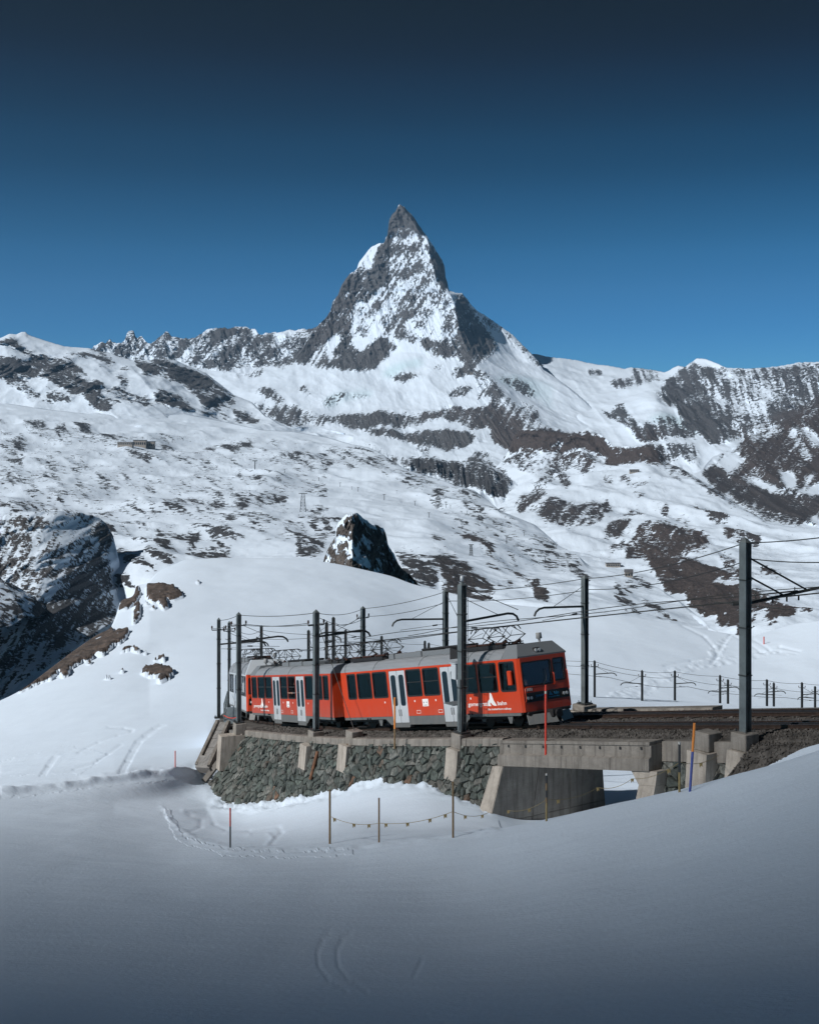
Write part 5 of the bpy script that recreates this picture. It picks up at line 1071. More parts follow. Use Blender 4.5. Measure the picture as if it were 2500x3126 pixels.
    o = mb.build('front_panel', cabm, root); fix_normals(o)
    def fplate(poly, xa, xb, name, mat, parent): o = MB().prism(poly, 'x', xa, xb).build(name, mat, parent); fix_normals(o); return o
    xf = LCAR+.10
    for a, b, z0, z1 in ((Y0, Y1, 1.62, 2.56), (YD0, YD1, 1.70, 2.58)):
        A = rrect(a-.03, b+.03, z0-.03, z1+.03, .08); B = rrect(a+.03, b-.03, z0+.03, z1-.03, .05); n = len(A)
        mb = MB(); mb.add([Vector((xf+.012, p, q)) for p, q in A]+[Vector((xf+.012, p, q)) for p, q in B]+[Vector((xf-.02, p, q)) for p, q in A]+[Vector((xf-.02, p, q)) for p, q in B], [f for i in range(n) for f in ((i, (i+1) % n, n+(i+1) % n, n+i), (2*n+i, 3*n+i, 3*n+(i+1) % n, 2*n+(i+1) % n), (i, 2*n+i, 2*n+(i+1) % n, (i+1) % n), (n+i, n+(i+1) % n, 3*n+(i+1) % n, 3*n+i))])
        w = mb.build('windscreen' if a < 0 else 'cab_door_window', M_rubber, root); fix_normals(w)
        fplate(rrect(a, b, z0, z1, .06), xf-.03, xf-.036, 'pane', M_glass, w)
        if a < 0:
            fplate([(a+.02, z1-.30), (b-.02, z1-.30), (b-.02, z1-.02), (a+.02, z1-.02)], xf-.06, xf-.05, 'sun_blind', M_capgrey, w)
            MB().tube([(xf+.03, -.15, 1.60), (xf+.04, .05, 1.85), (xf+.035, .02, 2.25)], .012, 5).build('wiper', M_rubber, w)
        else:
            MB().box((xf-.02, a, 2.36), (xf+.01, b, 2.40)).build('window_bar', M_rubber, w)
    fplate(rrect(-1.2, 1.2, .98, 1.36, .05), xf, xf+.012, 'lamp_band', M_rubber, root)
    for sd in (-1, 1):
        hb = fplate(rrect(sd*.95-.17, sd*.95+.17, 1.05, 1.25, .06), xf+.012, xf+.035, 'headlight', M_black, root)
        for dy in (-.08, .08): MB().cyl((xf+.03, sd*.95+dy, 1.15), (xf+.045, sd*.95+dy, 1.15), .066, 16).build('lens', M_lamp, hb)
    if num:
        o = text_mesh(num, .16, 'car_number', M_logo, root, Matrix.Identity(4), .002)
        for v in o.data.vertices: v.co = (xf+.004+v.co.z, -1.05+v.co.x, 1.43+v.co.y)
        o = text_mesh('gornergrat', .17, 'front_lettering', M_logob, root, Matrix.Identity(4), .003)
        for v in o.data.vertices: v.co = (xf+.016+v.co.z, -.62+v.co.x*.8, 1.16+v.co.y)
        o = text_mesh('bahn', .17, 'front_lettering', M_logob, root, Matrix.Identity(4), .003)
        for v in o.data.vertices: v.co = (xf+.016+v.co.z, .36+v.co.x*.8, 1.16+v.co.y)
        o = text_mesh('the matterhorn railway', .085, 'front_lettering', M_logob, root, Matrix.Identity(4), .001)
        for v in o.data.vertices: v.co = (xf+.016+v.co.z, .05+v.co.x*.72, 1.06+v.co.y)
        fplate([(.06, 1.15), (.10, 1.20), (.15, 1.31), (.18, 1.28), (.24, 1.20), (.33, 1.15)], xf+.013, xf+.018, 'front_emblem', M_logob, root)
    # roof cap over the cab
    xc = LCAR-.95
    prof = [(xc, ZR1), (LCAR+.08, ZR1), (LCAR+.08, ZR1+.06), (LCAR-.28, zt+.10), (xc, zt+.10)]
    vs = []
    for q, (a, b) in enumerate(prof):
        wy = HW-.02 if b < ZR1+.1 else .95
        vs += [Vector((a, -wy, b)), Vector((a, wy, b))]
    n = len(prof); o = MB().add(vs, [tuple(2*i for i in range(n)), tuple(2*i+1 for i in range(n))[::-1]]+[(2*i, 2*((i+1) % n), 2*((i+1) % n)+1, 2*i+1) for i in range(n)]).build('cab_roof', cap or M_capgrey, root); fix_normals(o)
    tl = MB().cbox((LCAR-.28, -.32, ZR1+.13), (LCAR+.02, .04, ZR1+.35), .05).build('top_light', M_black, root)
    for dy in (-.23, -.05): MB().cyl((LCAR+.01, dy, ZR1+.24), (LCAR+.035, dy, ZR1+.24), .07, 14).build('lens', M_lamp, tl)
    MB().tube([(LCAR-.55, .5, zt+.08), (LCAR-.55, .5, zt+.22), (LCAR-.55, .5, zt+.24), (LCAR-.55, .5, zt+.48)], [.05, .05, .13, .12], 14).build('antenna', M_inn, root)
    # rails, mirror, buffers, plough
    for pts in ([(xf, -1.18, 1.0), (xf+.07, -1.18, 1.05), (xf+.07, -1.18, 1.52), (xf+.07, -1.1, 1.58), (xf+.07, -.2, 1.58), (xf, -.2, 1.57)], [(xf, .43, 1.55), (xf+.07, .43, 1.58), (xf+.07, .43, 2.0), (xf, .43, 2.03)], [(xf, 1.17, 1.3), (xf+.07, 1.17, 1.33), (xf+.07, 1.17, 2.05), (xf, 1.17, 2.08)]):
        MB().tube(pts, .018, 6).build('handrail', M_red, root)
    MB().cbox((12.88, -HW-.16, 1.72), (13.12, -HW-.05, 2.30), .03).build('mirror', body, root)
    mb = MB(); mb.cbox((LCAR-.02, -1.15, .50), (LCAR+.16, 1.15, .615), .03); mb.cbox((LCAR+.05, -.30, .28), (LCAR+.62, .30, .62), .05); mb.cyl((LCAR+.5, 0, .45), (LCAR+.72, 0, .45), .16, 14); mb.build('coupler', M_black, root)
    mb = MB()
    for sd in (-1, 1): mb.add([Vector(q) for q in ((LCAR+.05, sd*1.12, .5), (LCAR+.55, sd*.12, .5), (LCAR+.75, sd*.10, .12), (LCAR+.2, sd*1.18, .12), (LCAR+.0, sd*1.12, .5), (LCAR+.5, sd*.12, .5), (LCAR+.7, sd*.10, .12), (LCAR+.15, sd*1.18, .12))], [(0,1,2,3),(4,7,6,5),(0,4,5,1),(1,5,6,2),(2,6,7,3),(3,7,4,0)])
    o = mb.build('snow_plough', M_skirt, root); fix_normals(o)
    # rear end, floor, lining, seats
    mb = MB(); mb.box((0.0, -HW+.046, ZR0), (.05, -.42, ZR1)); mb.box((0.0, .42, ZR0), (.05, HW-.046, ZR1)); mb.box((0.0, -.42, 2.55), (.05, .42, ZR1)); mb.build('rear_panel', cabm, root)
    MB().cbox((-.22, -.48, .7), (.0, .48, 2.6), .05).build('bellows', M_black, root)
    mb = MB()
    for zc in (1.0, 1.35, 2.1): mb.tube([(-.02, -.85, zc), (-.2, -.85, zc-.1), (-.3, -.8, zc-.5)], .03, 6); mb.cbox((-.12, -1.0, zc-.05), (0, -.7, zc+.12), .02)
    mb.build('cable', M_black, root); MB().cbox((-.18, -1.25, 1.15), (0, -.95, 1.3), .02).build('hose_box', M_redd, root)
    mb = MB(); mb.box((.06, -HW+.05, .55), (LCAR, HW-.05, .613)); mb.box((.4, -1.1, .38), (LCAR-.5, 1.1, .52)); mb.box((DOOR[0][1]+.1, -1.1, .2), (DOOR[1][0]-.1, 1.1, .5)); mb.build('floor', M_black, root)
    MB().box((.06, -HW+.05, 2.70), (LCAR, HW-.05, 2.745)).build('ceiling', M_inn, root)
    MB().box((12.1, -HW+.05, .62), (12.16, HW-.05, 2.7)).build('cab_bulkhead', M_capgrey, root)
    MB().cbox((LCAR-.55, -1.1, .62), (LCAR-.02, .3, 1.5), .05).build('driver_desk', M_black, root)
    for xs in (.9, 2.0, 3.4, 6.1, 7.4, 10.1, 11.4):
        for y in (-.85, .85):
            mb = MB(); mb.cbox((xs-.25, y-.42, .95), (xs+.25, y+.42, 1.08), .04); mb.cbox((xs-.25, y-.42, 1.0), (xs-.17, y+.42, 1.75), .03); mb.box((xs-.05, y-.05, .6), (xs+.05, y+.05, .96)); mb.build('seat', M_seat, root)
    for xs in (4.1, 5.5, 8.1, 9.45): MB().cyl((xs, -.9, .6), (xs, -.9, 2.7), .02, 8).build('grab_pole', M_steel, root)
    bogie(root, 2.25); bogie(root, 11.3)
    # lettering and emblem
    if logo_side:
        sd = logo_side; y = sd*(HW+.002)
        def lx(a, b): return (a, b) if sd < 0 else (a, b)
        text_fit('gornergrat', *((9.92, 11.18) if sd < 0 else (11.72, 12.98)), .95, y, sd, 'lettering', M_logo, root, .165)
        text_fit('bahn', *((11.90, 12.48) if sd < 0 else (10.42, 11.0)), .95, y, sd, 'lettering', M_logo, root, .165)
        text_fit('the matterhorn railway', *((11.2, 12.74) if sd < 0 else (10.16, 11.7)), .76, y, sd, 'lettering', M_logo, root, .085)
        e = [(11.20, .93), (11.22, 1.06), (11.32, 1.16), (11.40, 1.20), (11.46, 1.52), (11.56, 1.40), (11.66, 1.15), (11.84, .93), (11.70, .93), (11.56, .97), (11.44, 1.08), (11.40, 1.02), (11.48, .93)]
        if sd > 0: e = [(22.9-a, b) for a, b in e]
        plate(e, sd*HW, sd*(HW+.005), 'emblem', M_logo, root)
        w = plate(rrect(6.62, 7.06, 1.02, 1.34, .03), sd*HW, sd*(HW+.006), 'notice', M_logo, root)
        for zz in (1.16,): plate([(6.68, zz), (6.74, zz), (6.74, zz+.06), (6.68, zz+.06)], sd*(HW+.006), sd*(HW+.008), 'notice_mark', M_skirt, w); plate([(6.9, zz), (6.96, zz), (6.96, zz+.06), (6.9, zz+.06)], sd*(HW+.006), sd*(HW+.008), 'notice_mark', M_skirt, w)
        plate([(6.72, 1.06), (6.96, 1.06), (6.96, 1.085), (6.72, 1.085)], sd*(HW+.006), sd*(HW+.008), 'notice_mark', M_skirt, w)
        for a in (6.1, 7.75): frame_ring(a, a+.30, .72, .86, .014, sd*HW, sd*.003, 'stencil', M_logo, root, .01)
        for a in (3.6, 6.0, 7.6, 10.1): plate(rrect(a, a+.07, 1.22, 1.31, .03), sd*HW, sd*(HW+.003), 'pictogram', M_logo, root)
    return root

def car_pose(near_front, near_rear, zf, zr):
    """pose from the near lower edge of the car body: its front and rear corner on the photograph's side"""
    f_, r_ = Vector((*near_front, zf)), Vector((*near_rear, zr)); t = f_-r_; L_ = t.length; h = math.atan2(t.y, t.x); g = math.atan2(t.z, math.hypot(t.x, t.y))
    n = Vector((-math.sin(h), math.cos(h), 0)); return r_+n*HW, h, g
base, h, g = car_pose((4.62, 50.05), (-3.12, 60.95), -10.74, -13.33)
upv = Vector((-math.sin(g)*math.cos(h), -math.sin(g)*math.sin(h), math.cos(g)))
car1 = rail_car('red leading rail car with driver cab and dark front at the right', base-upv*ZR0, (0, -g, h), M_red, M_red, -1, num='3051')
base2, h2, g2 = car_pose((-3.62, 61.75), (-9.21, 73.9), -13.5, -15.86)
up2 = Vector((-math.sin(g2)*math.cos(h2), -math.sin(g2)*math.sin(h2), math.cos(g2))); tv2 = Vector((math.cos(g2)*math.cos(h2), math.cos(g2)*math.sin(h2), math.sin(g2)))
car2 = rail_car('red second rail car behind the leading one, seen before the bend', base2-up2*ZR0+tv2*LCAR, (0, g2, h2+math.pi), M_redd, M_redd, 1)
base3, h3, g3 = car_pose((-9.75, 75.4), (-12.6, 88.3), -16.1, -18.3)
up3 = Vector((-math.sin(g3)*math.cos(h3), -math.sin(g3)*math.sin(h3), math.cos(g3)))
car3 = rail_car('white and red rounded rail car at the tail of the train on the bend', base3-up3*ZR0, (0, -g3, h3), M_white, M_red, 0, style=1, cap=M_white)
bpy.context.view_layer.update()
# ------------------------------------------------------------------ overhead line
def ground_hit(u, v, d0=6.0, d1=330.0):
    """distance at which the sight line through (u, v) meets the snow"""
    D_ = np.linspace(d0, d1, 1600); x = (u-CU)/F*D_; zr = (HV-v)/F*D_
    for i in range(1, len(D_)):
        if ground_z(x[i], D_[i]) >= zr[i]: return float(D_[i])
    return d1
def h_post(h, w, below=0.0):
    """rolled H section, flanges across the track"""
    mb = MB(); t = .03
    mb.box((-w/2, -w/2, -below), (w/2, -w/2+t, h)); mb.box((-w/2, w/2-t, -below), (w/2, w/2, h)); mb.box((-.018, -w/2+t, -below), (.018, w/2-t, h))
    mb.prism([(-w/2, -w/2), (w/2, -w/2), (w/2, w/2), (-w/2, w/2)], 'z', h, h+.004); mb.add([(-w/2, -w/2, h+.004), (w/2, -w/2, h+.004), (w/2, w/2, h+.004), (-w/2, w/2, h+.004), (0, 0, h+.16)], [(0,1,4),(1,2,4),(2,3,4),(3,0,4)])
    return mb
MASTS = {}
def mast(key, u, vt, vb, d, label, rz, arm=0.0, arm_h=4.55, cross=True, near=True, below=0.0, w=.25, cross_dir='y', mat=None):
    p = P(u, vb, d); h = (vb-vt)/F*d-.16; root = empty('line_mast', p, (0, 0, rz)); tag(root, label, 'mast', 'overhead line masts')
    mat = mat or (M_steel if near else M_dark)
    post = h_post(h, w, below).build('post', mat, root)
    if near:
        MB().cbox((-.27, -.27, 0), (.27, .27, .04), .01).build('base_plate', M_dark, root)
        for a in (-.2, .2):
            for b in (-.2, .2): MB().cyl((a, b, .04), (a, b, .14), .022, 6).build('anchor_bolt', M_dark, root)
        for z in (h*.3, h*.55, h*.8): MB().box((-w/2-.02, -w/2-.02, z), (w/2+.02, w/2+.02, z+.035)).build('band', M_dark, root)
    if cross:
        zc = h-.62; a_ = (0, -.42, zc) if cross_dir == 'y' else (-.42, 0, zc); b_ = (0, .42, zc) if cross_dir == 'y' else (.42, 0, zc)
        c = MB().tube([a_, b_], .035, 6).build('crossarm', M_dark, root)
        for q in (a_, b_): MB().tube([(q[0], q[1], zc), (q[0], q[1], zc+.10), (q[0], q[1], zc+.12), (q[0], q[1], zc+.26)], [.025, .025, .055, .045], 8).build('insulator', M_insul, c)
    if arm:
        sg = 1 if arm > 0 else -1; L_ = abs(arm)
        pts = [(0, sg*.1, arm_h), (0, sg*(L_-.6), arm_h+.14), (0, sg*(L_-.3), arm_h+.10), (0, sg*(L_-.1), arm_h-.02), (0, sg*L_, arm_h-.2)]
        a_ = MB().tube(pts, .05 if near else .06, 8).build('cantilever_arm', M_dark, root)
        MB().tube([(0, sg*.1, min(h-.25, arm_h+.95)), (0, sg*(L_*.62), arm_h+.15)], .014 if near else .02, 5).build('stay_wire', M_wire, a_)
        MB().tube([(0, sg*.14, arm_h-.28), (0, sg*.5, arm_h-.3), (0, sg*.52, arm_h-.3), (0, sg*.8, arm_h-.32), (0, sg*.82, arm_h-.32), (0, sg*(L_-.5), arm_h-.44)], [.012, .012, .04, .04, .012, .012], 6).build('registration_arm', M_dark, a_)
    MASTS[key] = (p, h, rz); return root
def rz_at(s): return frame(s)[0]
sA_, sB_, sC_, sD_ = s_of(729, -2.3), s_of(965, -2.3), s_of(1410, -2.3), S_D
mast('a0', 668, 1885, 2192, 78, 'leftmost grey steel mast at the left end of the train', rz_at(sA_+8), 2.9, w=.22)
mast('a1', 700, 1895, 2152, 93.6, 'slim grey mast standing second from the left behind the walkway', rz_at(sA_+20), 2.9, w=.22, below=1.0)
mast('a', 729, 1868, 2205, 71, 'grey mast on the pier at the left end of the stone wall', rz_at(sA_), 2.9, w=.24)
mast('b', 965, 1860, 2228, 61.8, 'grey mast on the pier in front of the second car', rz_at(sB_), 3.0)
C_ = mast('c', 1410, 1775, 2236, 51.9, 'tall grey mast with ladder and white cabinet before the leading car', rz_at(sC_), 3.1, cross=False, w=.27)
D_m = mast('d', 2275, 1640, 2238, 39.8, 'tallest grey mast standing alone at the right of the picture', rz_at(sD_), 0, cross=False, w=.27)
mast('e', 1785, 1755, 2148, 59, 'dark mast right of the train front on a low footing', rz_at(s_of(1785, 6.7)), -3.2, cross=False)
mast('f', 1360, 1797, 2140, 70, 'dark mast rising behind the middle of the leading car', rz_at(s_of(1360, 6.7)), -3.3, cross=False, below=1.2)
mast('g', 1108, 1850, 2142, 82, 'dark mast rising behind the joint between the two red cars', rz_at(sB_), -3.3, below=2.0)
far = [('h', 798, 1908, 125, 'far thin mast behind the roof of the tail car', 2.8, 0), ('i', 942, 1922, 128, 'far thin mast just left of the pier mast before the second car', -2.8, 0), ('j', 997, 1897, 118, 'far mast close left of a taller one behind the second car', -2.8, 0), ('k', 1018, 1882, 112, 'far mast with crossarm behind the second car, right one of a close pair', -2.8, 0),
       ('l', 1055, 1921, 140, 'far thin mast between the close pair and the dark mast at the car joint', -2.8, 0), ('m', 1165, 1940, 145, 'far mast seen through the pantographs of the leading car', 0, 0), ('n', 1297, 1955, 158, 'left one of two stubby far mast tops above the leading car', 0, 0), ('o', 1309, 1961, 162, 'right one of two stubby far mast tops above the leading car', 0, 0),
       ('p', 1815, 2015, 150, 'far mast standing just right of the dark mast beside the train front', 2.6, 1), ('q', 1960, 2045, 152, 'far mast with arm pointing left beyond the low edge wall', -2.6, 1), ('r', 2060, 2046, 156, 'far mast with arm pointing right beyond the low edge wall', 2.6, 1), ('s', 2198, 2060, 158, 'far mast left of the tallest mast, taller one of a pair', 2.4, 1), ('t', 2222, 2073, 164, 'far mast left of the tallest mast, shorter one of a pair', -2.6, 1),
       ('u', 2341, 2073, 162, 'far mast right of the tallest mast, taller one of a pair', 2.4, 1), ('v', 2362, 2083, 168, 'far mast right of the tallest mast, shorter one of a pair', -2.6, 1), ('w', 2448, 2082, 166, 'far mast near the right edge, last but one', 2.4, 1), ('x', 2488, 2094, 172, 'rightmost far mast at the edge of the picture', -2.4, 1)]
for k_, u_, vt_, d_, lab_, arm_, xd in far:
    vb_ = vt_+6.1/d_*F; mast(k_, u_, vt_, vb_, d_, lab_, -math.pi/2 if xd else .3, arm_, 4.4, True, False, 2.5, .26, 'y')
# ladder, cabinet, platform, lamp and loudspeaker of the ladder mast
hC = MASTS['c'][1]
ld = MB()
for a in (.16, .44): ld.tube([(a+.06, -.1, .35), (a+.06, -.1, hC-.3)], .013, 5)
z = .45
while z < hC-.35: ld.cyl((.22, -.1, z), (.50, -.1, z), .011, 5); z += .30
ld.build('ladder', M_dark, C_)
cb = MB().cbox((-.46, -.22, 2.15), (-.15, .1, 2.80), .02).build('cabinet', M_white, C_); MB().box((-.48, -.25, 2.80), (-.13, .13, 2.83)).build('cabinet_roof', M_white, cb)
MB().box((-.75, -.35, 1.10), (-.13, .3, 1.14)).build('service_platform', M_steel, C_)
MB().tube([(0, 0, hC+.1), (0, 0, hC+.16), (0, 0, hC+.17), (0, 0, hC+.36), (0, 0, hC+.38)], [.02, .02, .075, .075, .05], 14).build('lamp', M_white, C_)
sp_ = MB(); sp_.add([(-.18, -.12, 3.02), (-.18, .14, 3.02), (-.18, .14, 3.36), (-.18, -.12, 3.36), (-.52, -.22, 2.94), (-.52, .24, 2.94), (-.52, .24, 3.44), (-.52, -.22, 3.44)], [(0,1,2,3),(4,7,6,5),(0,4,5,1),(1,5,6,2),(2,6,7,3),(3,7,4,0)]); o = sp_.build('loudspeaker', M_black, C_); fix_normals(o)
MB().tube([(.1, -.2, .1), (.14, -.22, 1.0), (.1, -.16, 2.2)], .02, 5).build('cable', M_black, C_)
# bracket of the tall mast on the right
bm_ = MB().tube([(-.3, -.25, 4.05), (0, .2, 4.08), (.2, 2.6, 4.32), (.3, 3.4, 4.40)], .05, 8).build('cantilever_arm', M_dark, D_m)
MB().tube([(0, .12, 5.55), (.22, 2.75, 4.36)], .03, 6).build('stay_strut', M_dark, bm_); MB().tube([(0, .12, 4.95), (.14, 1.7, 4.24)], .03, 6).build('stay_strut', M_dark, bm_)
for y_ in (1.2, 1.9, 2.5): MB().tube([(.1, y_, 4.18), (.1, y_, 4.02)], .03, 6).build('insulator', M_insul, bm_)
MB().tube([(-1.2, -.1, 4.02), (1.4, .4, 4.02)], .02, 5).build('spreader', M_dark, bm_)

def sag(a, b, s, n=10):
    a, b = Vector(a), Vector(b); return [a.lerp(b, i/n)-Vector((0, 0, s*4*(i/n)*(1-i/n))) for i in range(n+1)]
def wire(label, pts, r, group=None, name='overhead_wire'):
    o0 = Vector(pts[0]); o = MB().tube([Vector(p)-o0 for p in pts], r, 5, smooth=True).build(name, M_wire); o.location = o0; tag(o, label, 'wire', 'overhead wires'); return o
def chain(keys, dz, side=0.0, s=.25):
    pts = []
    for i, k_ in enumerate(keys):
        if isinstance(k_, Vector): q = k_
        else:
            p, h, rz = MASTS[k_]; q = p+Vector((-math.sin(rz)*side, math.cos(rz)*side, h+dz))
        if pts: pts += sag(pts[-1], q, s*(q-pts[-1]).length/22)[1:]
        else: pts = [q]
    return pts
wire('contact wire over the near track, touched by the pantographs', [at(s, .12*math.sin(s/6), 4.14) for s in np.arange(.5, 62, 2.0)], .020)
wire('upper wire running just above the contact wire of the near track', [at(s, .3, 4.36-.08*math.sin(s*.42)) for s in np.arange(.5, 62, 1.5)], .016)
wire('contact wire over the far track behind the train', [at(s, 3.5, 4.14) for s in np.arange(.5, 110, 2.0)], .020)
wire('upper wire just above the contact wire of the far track', [at(s, 3.4, 4.36-.08*math.sin(s*.42+1)) for s in np.arange(.5, 62, 1.5)], .016)
wire('topmost feeder wire strung from mast to mast above the train', chain(['a0', 'a', 'b', 'g', 'f', 'e', 'd', P(2760, 1600, 31)], -.02), .017)
wire('second feeder wire below the topmost one', chain(['a0', 'a', 'b', 'g', 'f', 'e', 'd', P(2760, 1700, 31)], -.55, .35, .3), .017)
wire('third feeder wire strung between the left masts', chain(['a0', 'a', 'b'], -.5, -.4, .3), .016)
wire('thin wire from the leftmost mast to the far masts behind the tail car', chain(['a0', 'a1', 'h', 'i', 'l', 'm', 'n'], -.4, .3, .3), .022)
wire('lower thin wire along the far masts behind the second car', chain(['a1', 'h', 'j', 'k', 'l', 'm', 'o'], -1.2, -.3, .3), .022)
wire('wire from the mast at the car joint to the far masts', chain(['g', 'k', 'j', 'i'], -.3, 0, .4), .020)
wire('upper wire along the row of far masts on the right', chain(['o', 'p', 'q', 'r', 's', 'u', 'w', P(2600, 2090, 170)], -.05, 0, .5), .024)
wire('middle wire along the row of far masts on the right', chain(['n', 'p', 'q', 'r', 't', 'v', 'x', P(2600, 2110, 176)], -.7, .4, .5), .024)
wire('contact wire along the row of far masts on the right', chain(['n', 'p', 'q', 'r', 't', 'v', 'x', P(2600, 2130, 176)], -1.9, 1.6, .25), .026)
wire('slanting stay wire from the second mast down to its concrete pier', [MASTS['b'][0]+Vector((.1, -.1, MASTS['b'][1]-.5)), P(1081, 2229, 58.6)], .018)
wire('steep wire from the dark mast behind the leading car to the ladder mast', [MASTS['f'][0]+Vector((0, 0, MASTS['f'][1]-.05)), MASTS['c'][0]+Vector((0, .1, 4.4))], .016)
wire('slack wire from the top of the ladder mast to its arm end', [MASTS['c'][0]+Vector((.1, 0, hC-.1)), at(sC_-.2, .6, 4.78)], .016)
# droppers carrying the contact wire: small spreader bars
for i, s in enumerate((10.5, 13.5, 19.5, 22.0, 30, 34)):
    mb = MB().tube([at(s-.9, .05, 4.3), at(s+.9, .05, 4.3)], .022, 6)
    for q in (-.8, .8): mb.tube([at(s+q, .05, 4.14), at(s+q, .05, 4.42)], .018, 5)
    o = mb.build('wire_spreader', M_dark); tag(o, ['spreader bar on the contact wire near the right edge', 'spreader bar on the contact wire left of the tallest mast', 'spreader bar on the contact wire right of the pantographs', 'spreader bar on the contact wire left of the front pantographs', 'spreader bar on the contact wire over the middle of the leading car', 'spreader bar on the contact wire over the rear pantographs of the leading car'][i], 'wire spreader', 'wire spreaders')

# ------------------------------------------------------------------ walkway on the left
wk = empty('walkway', P(700, 2190, 79)); wb = Vector(wk.location); tag(wk, 'grey metal walkway with railing beside the leftmost mast', 'walkway')
A, B, C2, D2 = P(684, 2202, 77.6)-wb, P(726, 2202, 76)-wb, P(722, 2158, 84)-wb, P(694, 2160, 86)-wb
o = MB().add([A, B, C2, D2]+[q-Vector((0, 0, .15)) for q in (A, B, C2, D2)], [(0,1,2,3),(4,7,6,5),(0,4,5,1),(1,5,6,2),(2,6,7,3),(3,7,4,0)]).build('deck', M_steel, wk); fix_normals(o)
for t in (0, .33, .66, 1):
    q = A.lerp(D2, t); MB().tube([q, q+Vector((0, 0, 1.1))], .035, 6).build('railing_post', M_steel, wk)
for z_ in (.55, 1.08): MB().tube([A+Vector((0, 0, z_)), D2+Vector((0, 0, z_))], .028, 6).build('railing', M_steel, wk)
MB().tube(sag(A+Vector((0, 0, .35)), B+Vector((0, 0, .25)), .12), .03, 5).build('red_tape', simple('red_tape', (.6, .06, .03), .6), wk)
# ------------------------------------------------------------------ marker poles and rope lines
M_ochre = simple('ochre_paint', (.20, .135, .07), .7, 0, .3, 8); M_pred = simple('red_paint', (.55, .05, .03), .6, 0, .2, 8); M_porange = simple('orange_paint', (.75, .26, .05), .6, 0, .2, 8); M_pblue = simple('blue_paint', (.06, .09, .32), .6, 0, .2, 8); M_pblack = simple('black_paint', (.025, .03, .035), .6); M_yel = simple('yellow_paint', (.26, .20, .09), .7, 0, .2, 8); M_pale = simple('pale_paint', (.5, .5, .48), .7)
POLES = {}
def pole(key, u, vt, vb, label, bands, r=.03, d=None, lean=0.0):
    """bands: list of (fraction from the top, material)"""
    d = d or ground_hit(u, vb); p = P(u, vb, d); h = (vb-vt)/F*d; root = empty('marker_pole', p); tag(root, label, 'marker pole', 'marker poles'); f0 = 0.0
    for f1, m_ in bands:
        z1, z0 = h*(1-f0), h*(1-f1)-(.35 if f1 >= 1 else 0); MB().tube([(lean*(1-z0/h), 0, z0), (lean*(1-z1/h), 0, z1)], r, 8).build('pole_section', m_, root); f0 = f1
    POLES[key] = (p, h); return root
pole('1', 703, 2468, 2590, 'thin pole with red top and black foot in the snow basin', [(.45, M_pred), (1, M_pblack)], .028)
pole('2', 1007, 2412, 2578, 'ochre pole at the left end of the rope line', [(1, M_ochre)], .036)
pole('3', 1157, 2437, 2575, 'slim ochre pole in the middle of the rope line', [(1, M_ochre)], .028)
pole('4', 1383, 2388, 2560, 'brownish pole at the right end of the rope line', [(1, M_ochre)], .032)
pole('5', 1668, 2362, 2508, 'black and yellow banded pole before the dark abutment', [(.04, M_pale), (.2, M_pblack), (.35, M_ochre), (.5, M_pblack), (.62, M_ochre), (1, M_yel)], .030)
pole('6', 2120, 2208, 2415, 'pole with orange upper and blue lower half beside the pier', [(.42, M_porange), (1, M_pblue)], .036, lean=-.12)
pole('7', 2074, 2265, 2420, 'dark green pole with yellow foot left of the orange and blue one', [(.05, M_pale), (.6, M_pblack), (1, M_yel)], .034)
pole('8', 535, 2293, 2348, 'small thin red pole by the groomed path on the left', [(1, M_pred)], .03)
pole('9', 1205, 2130, 2262, 'orange pole standing before the rear door of the leading car', [(.12, M_porange), (.72, M_porange), (1, M_ochre)], .042, d=54.2)
pole('10', 1666, 2092, 2292, 'bright red pole with white band before the train front', [(.09, M_pred), (.13, M_pale), (1, M_pred)], .045, d=47.0)
pole('11', 2332, 1944, 1968, 'tiny red pole on the far snow hill at the right', [(1, M_pred)], .10)
def rope(label, pts, tags, r=.008):
    root = empty('rope_line', pts[0]); tag(root, label, 'rope'); o0 = Vector(pts[0]); allp = [Vector(pts[0])]
    for q in pts[1:]: allp += sag(allp[-1], q, .14)[1:]
    MB().tube([p-o0 for p in allp], r, 5).build('rope', M_yel, root)
    for i in tags:
        p = allp[min(i, len(allp)-1)]-o0
        MB().add([p+Vector(q) for q in ((-.05, 0, 0), (.05, 0, 0), (.045, 0, -.12), (.01, 0, -.08), (-.035, 0, -.14), (-.05, .012, 0), (.05, .012, 0), (.045, .012, -.12), (.01, .012, -.08), (-.035, .012, -.14))], [(0,1,2,3,4),(9,8,7,6,5),(0,5,6,1),(1,6,7,2),(2,7,8,3),(3,8,9,4),(4,9,5,0)]).build('pennant', M_yel, root)
on = lambda k_, f: POLES[k_][0]+Vector((0, -.03, POLES[k_][1]*f))
rope('yellow rope with pennants strung between the ochre poles', [on('2', .52), on('3', .45), on('4', .48), P(1490, 2482, 47.2)], (1, 5, 8, 11, 14, 17, 19, 23, 28))
rope('yellow rope with pennants strung across the underpass', [P(1552, 2475, 45.2), on('5', .46), P(1825, 2405, 42.6), P(1930, 2378, 41.5), on('7', .6), P(2195, 2305, 40.2)], (0, 6, 12, 20, 30, 38, 45))

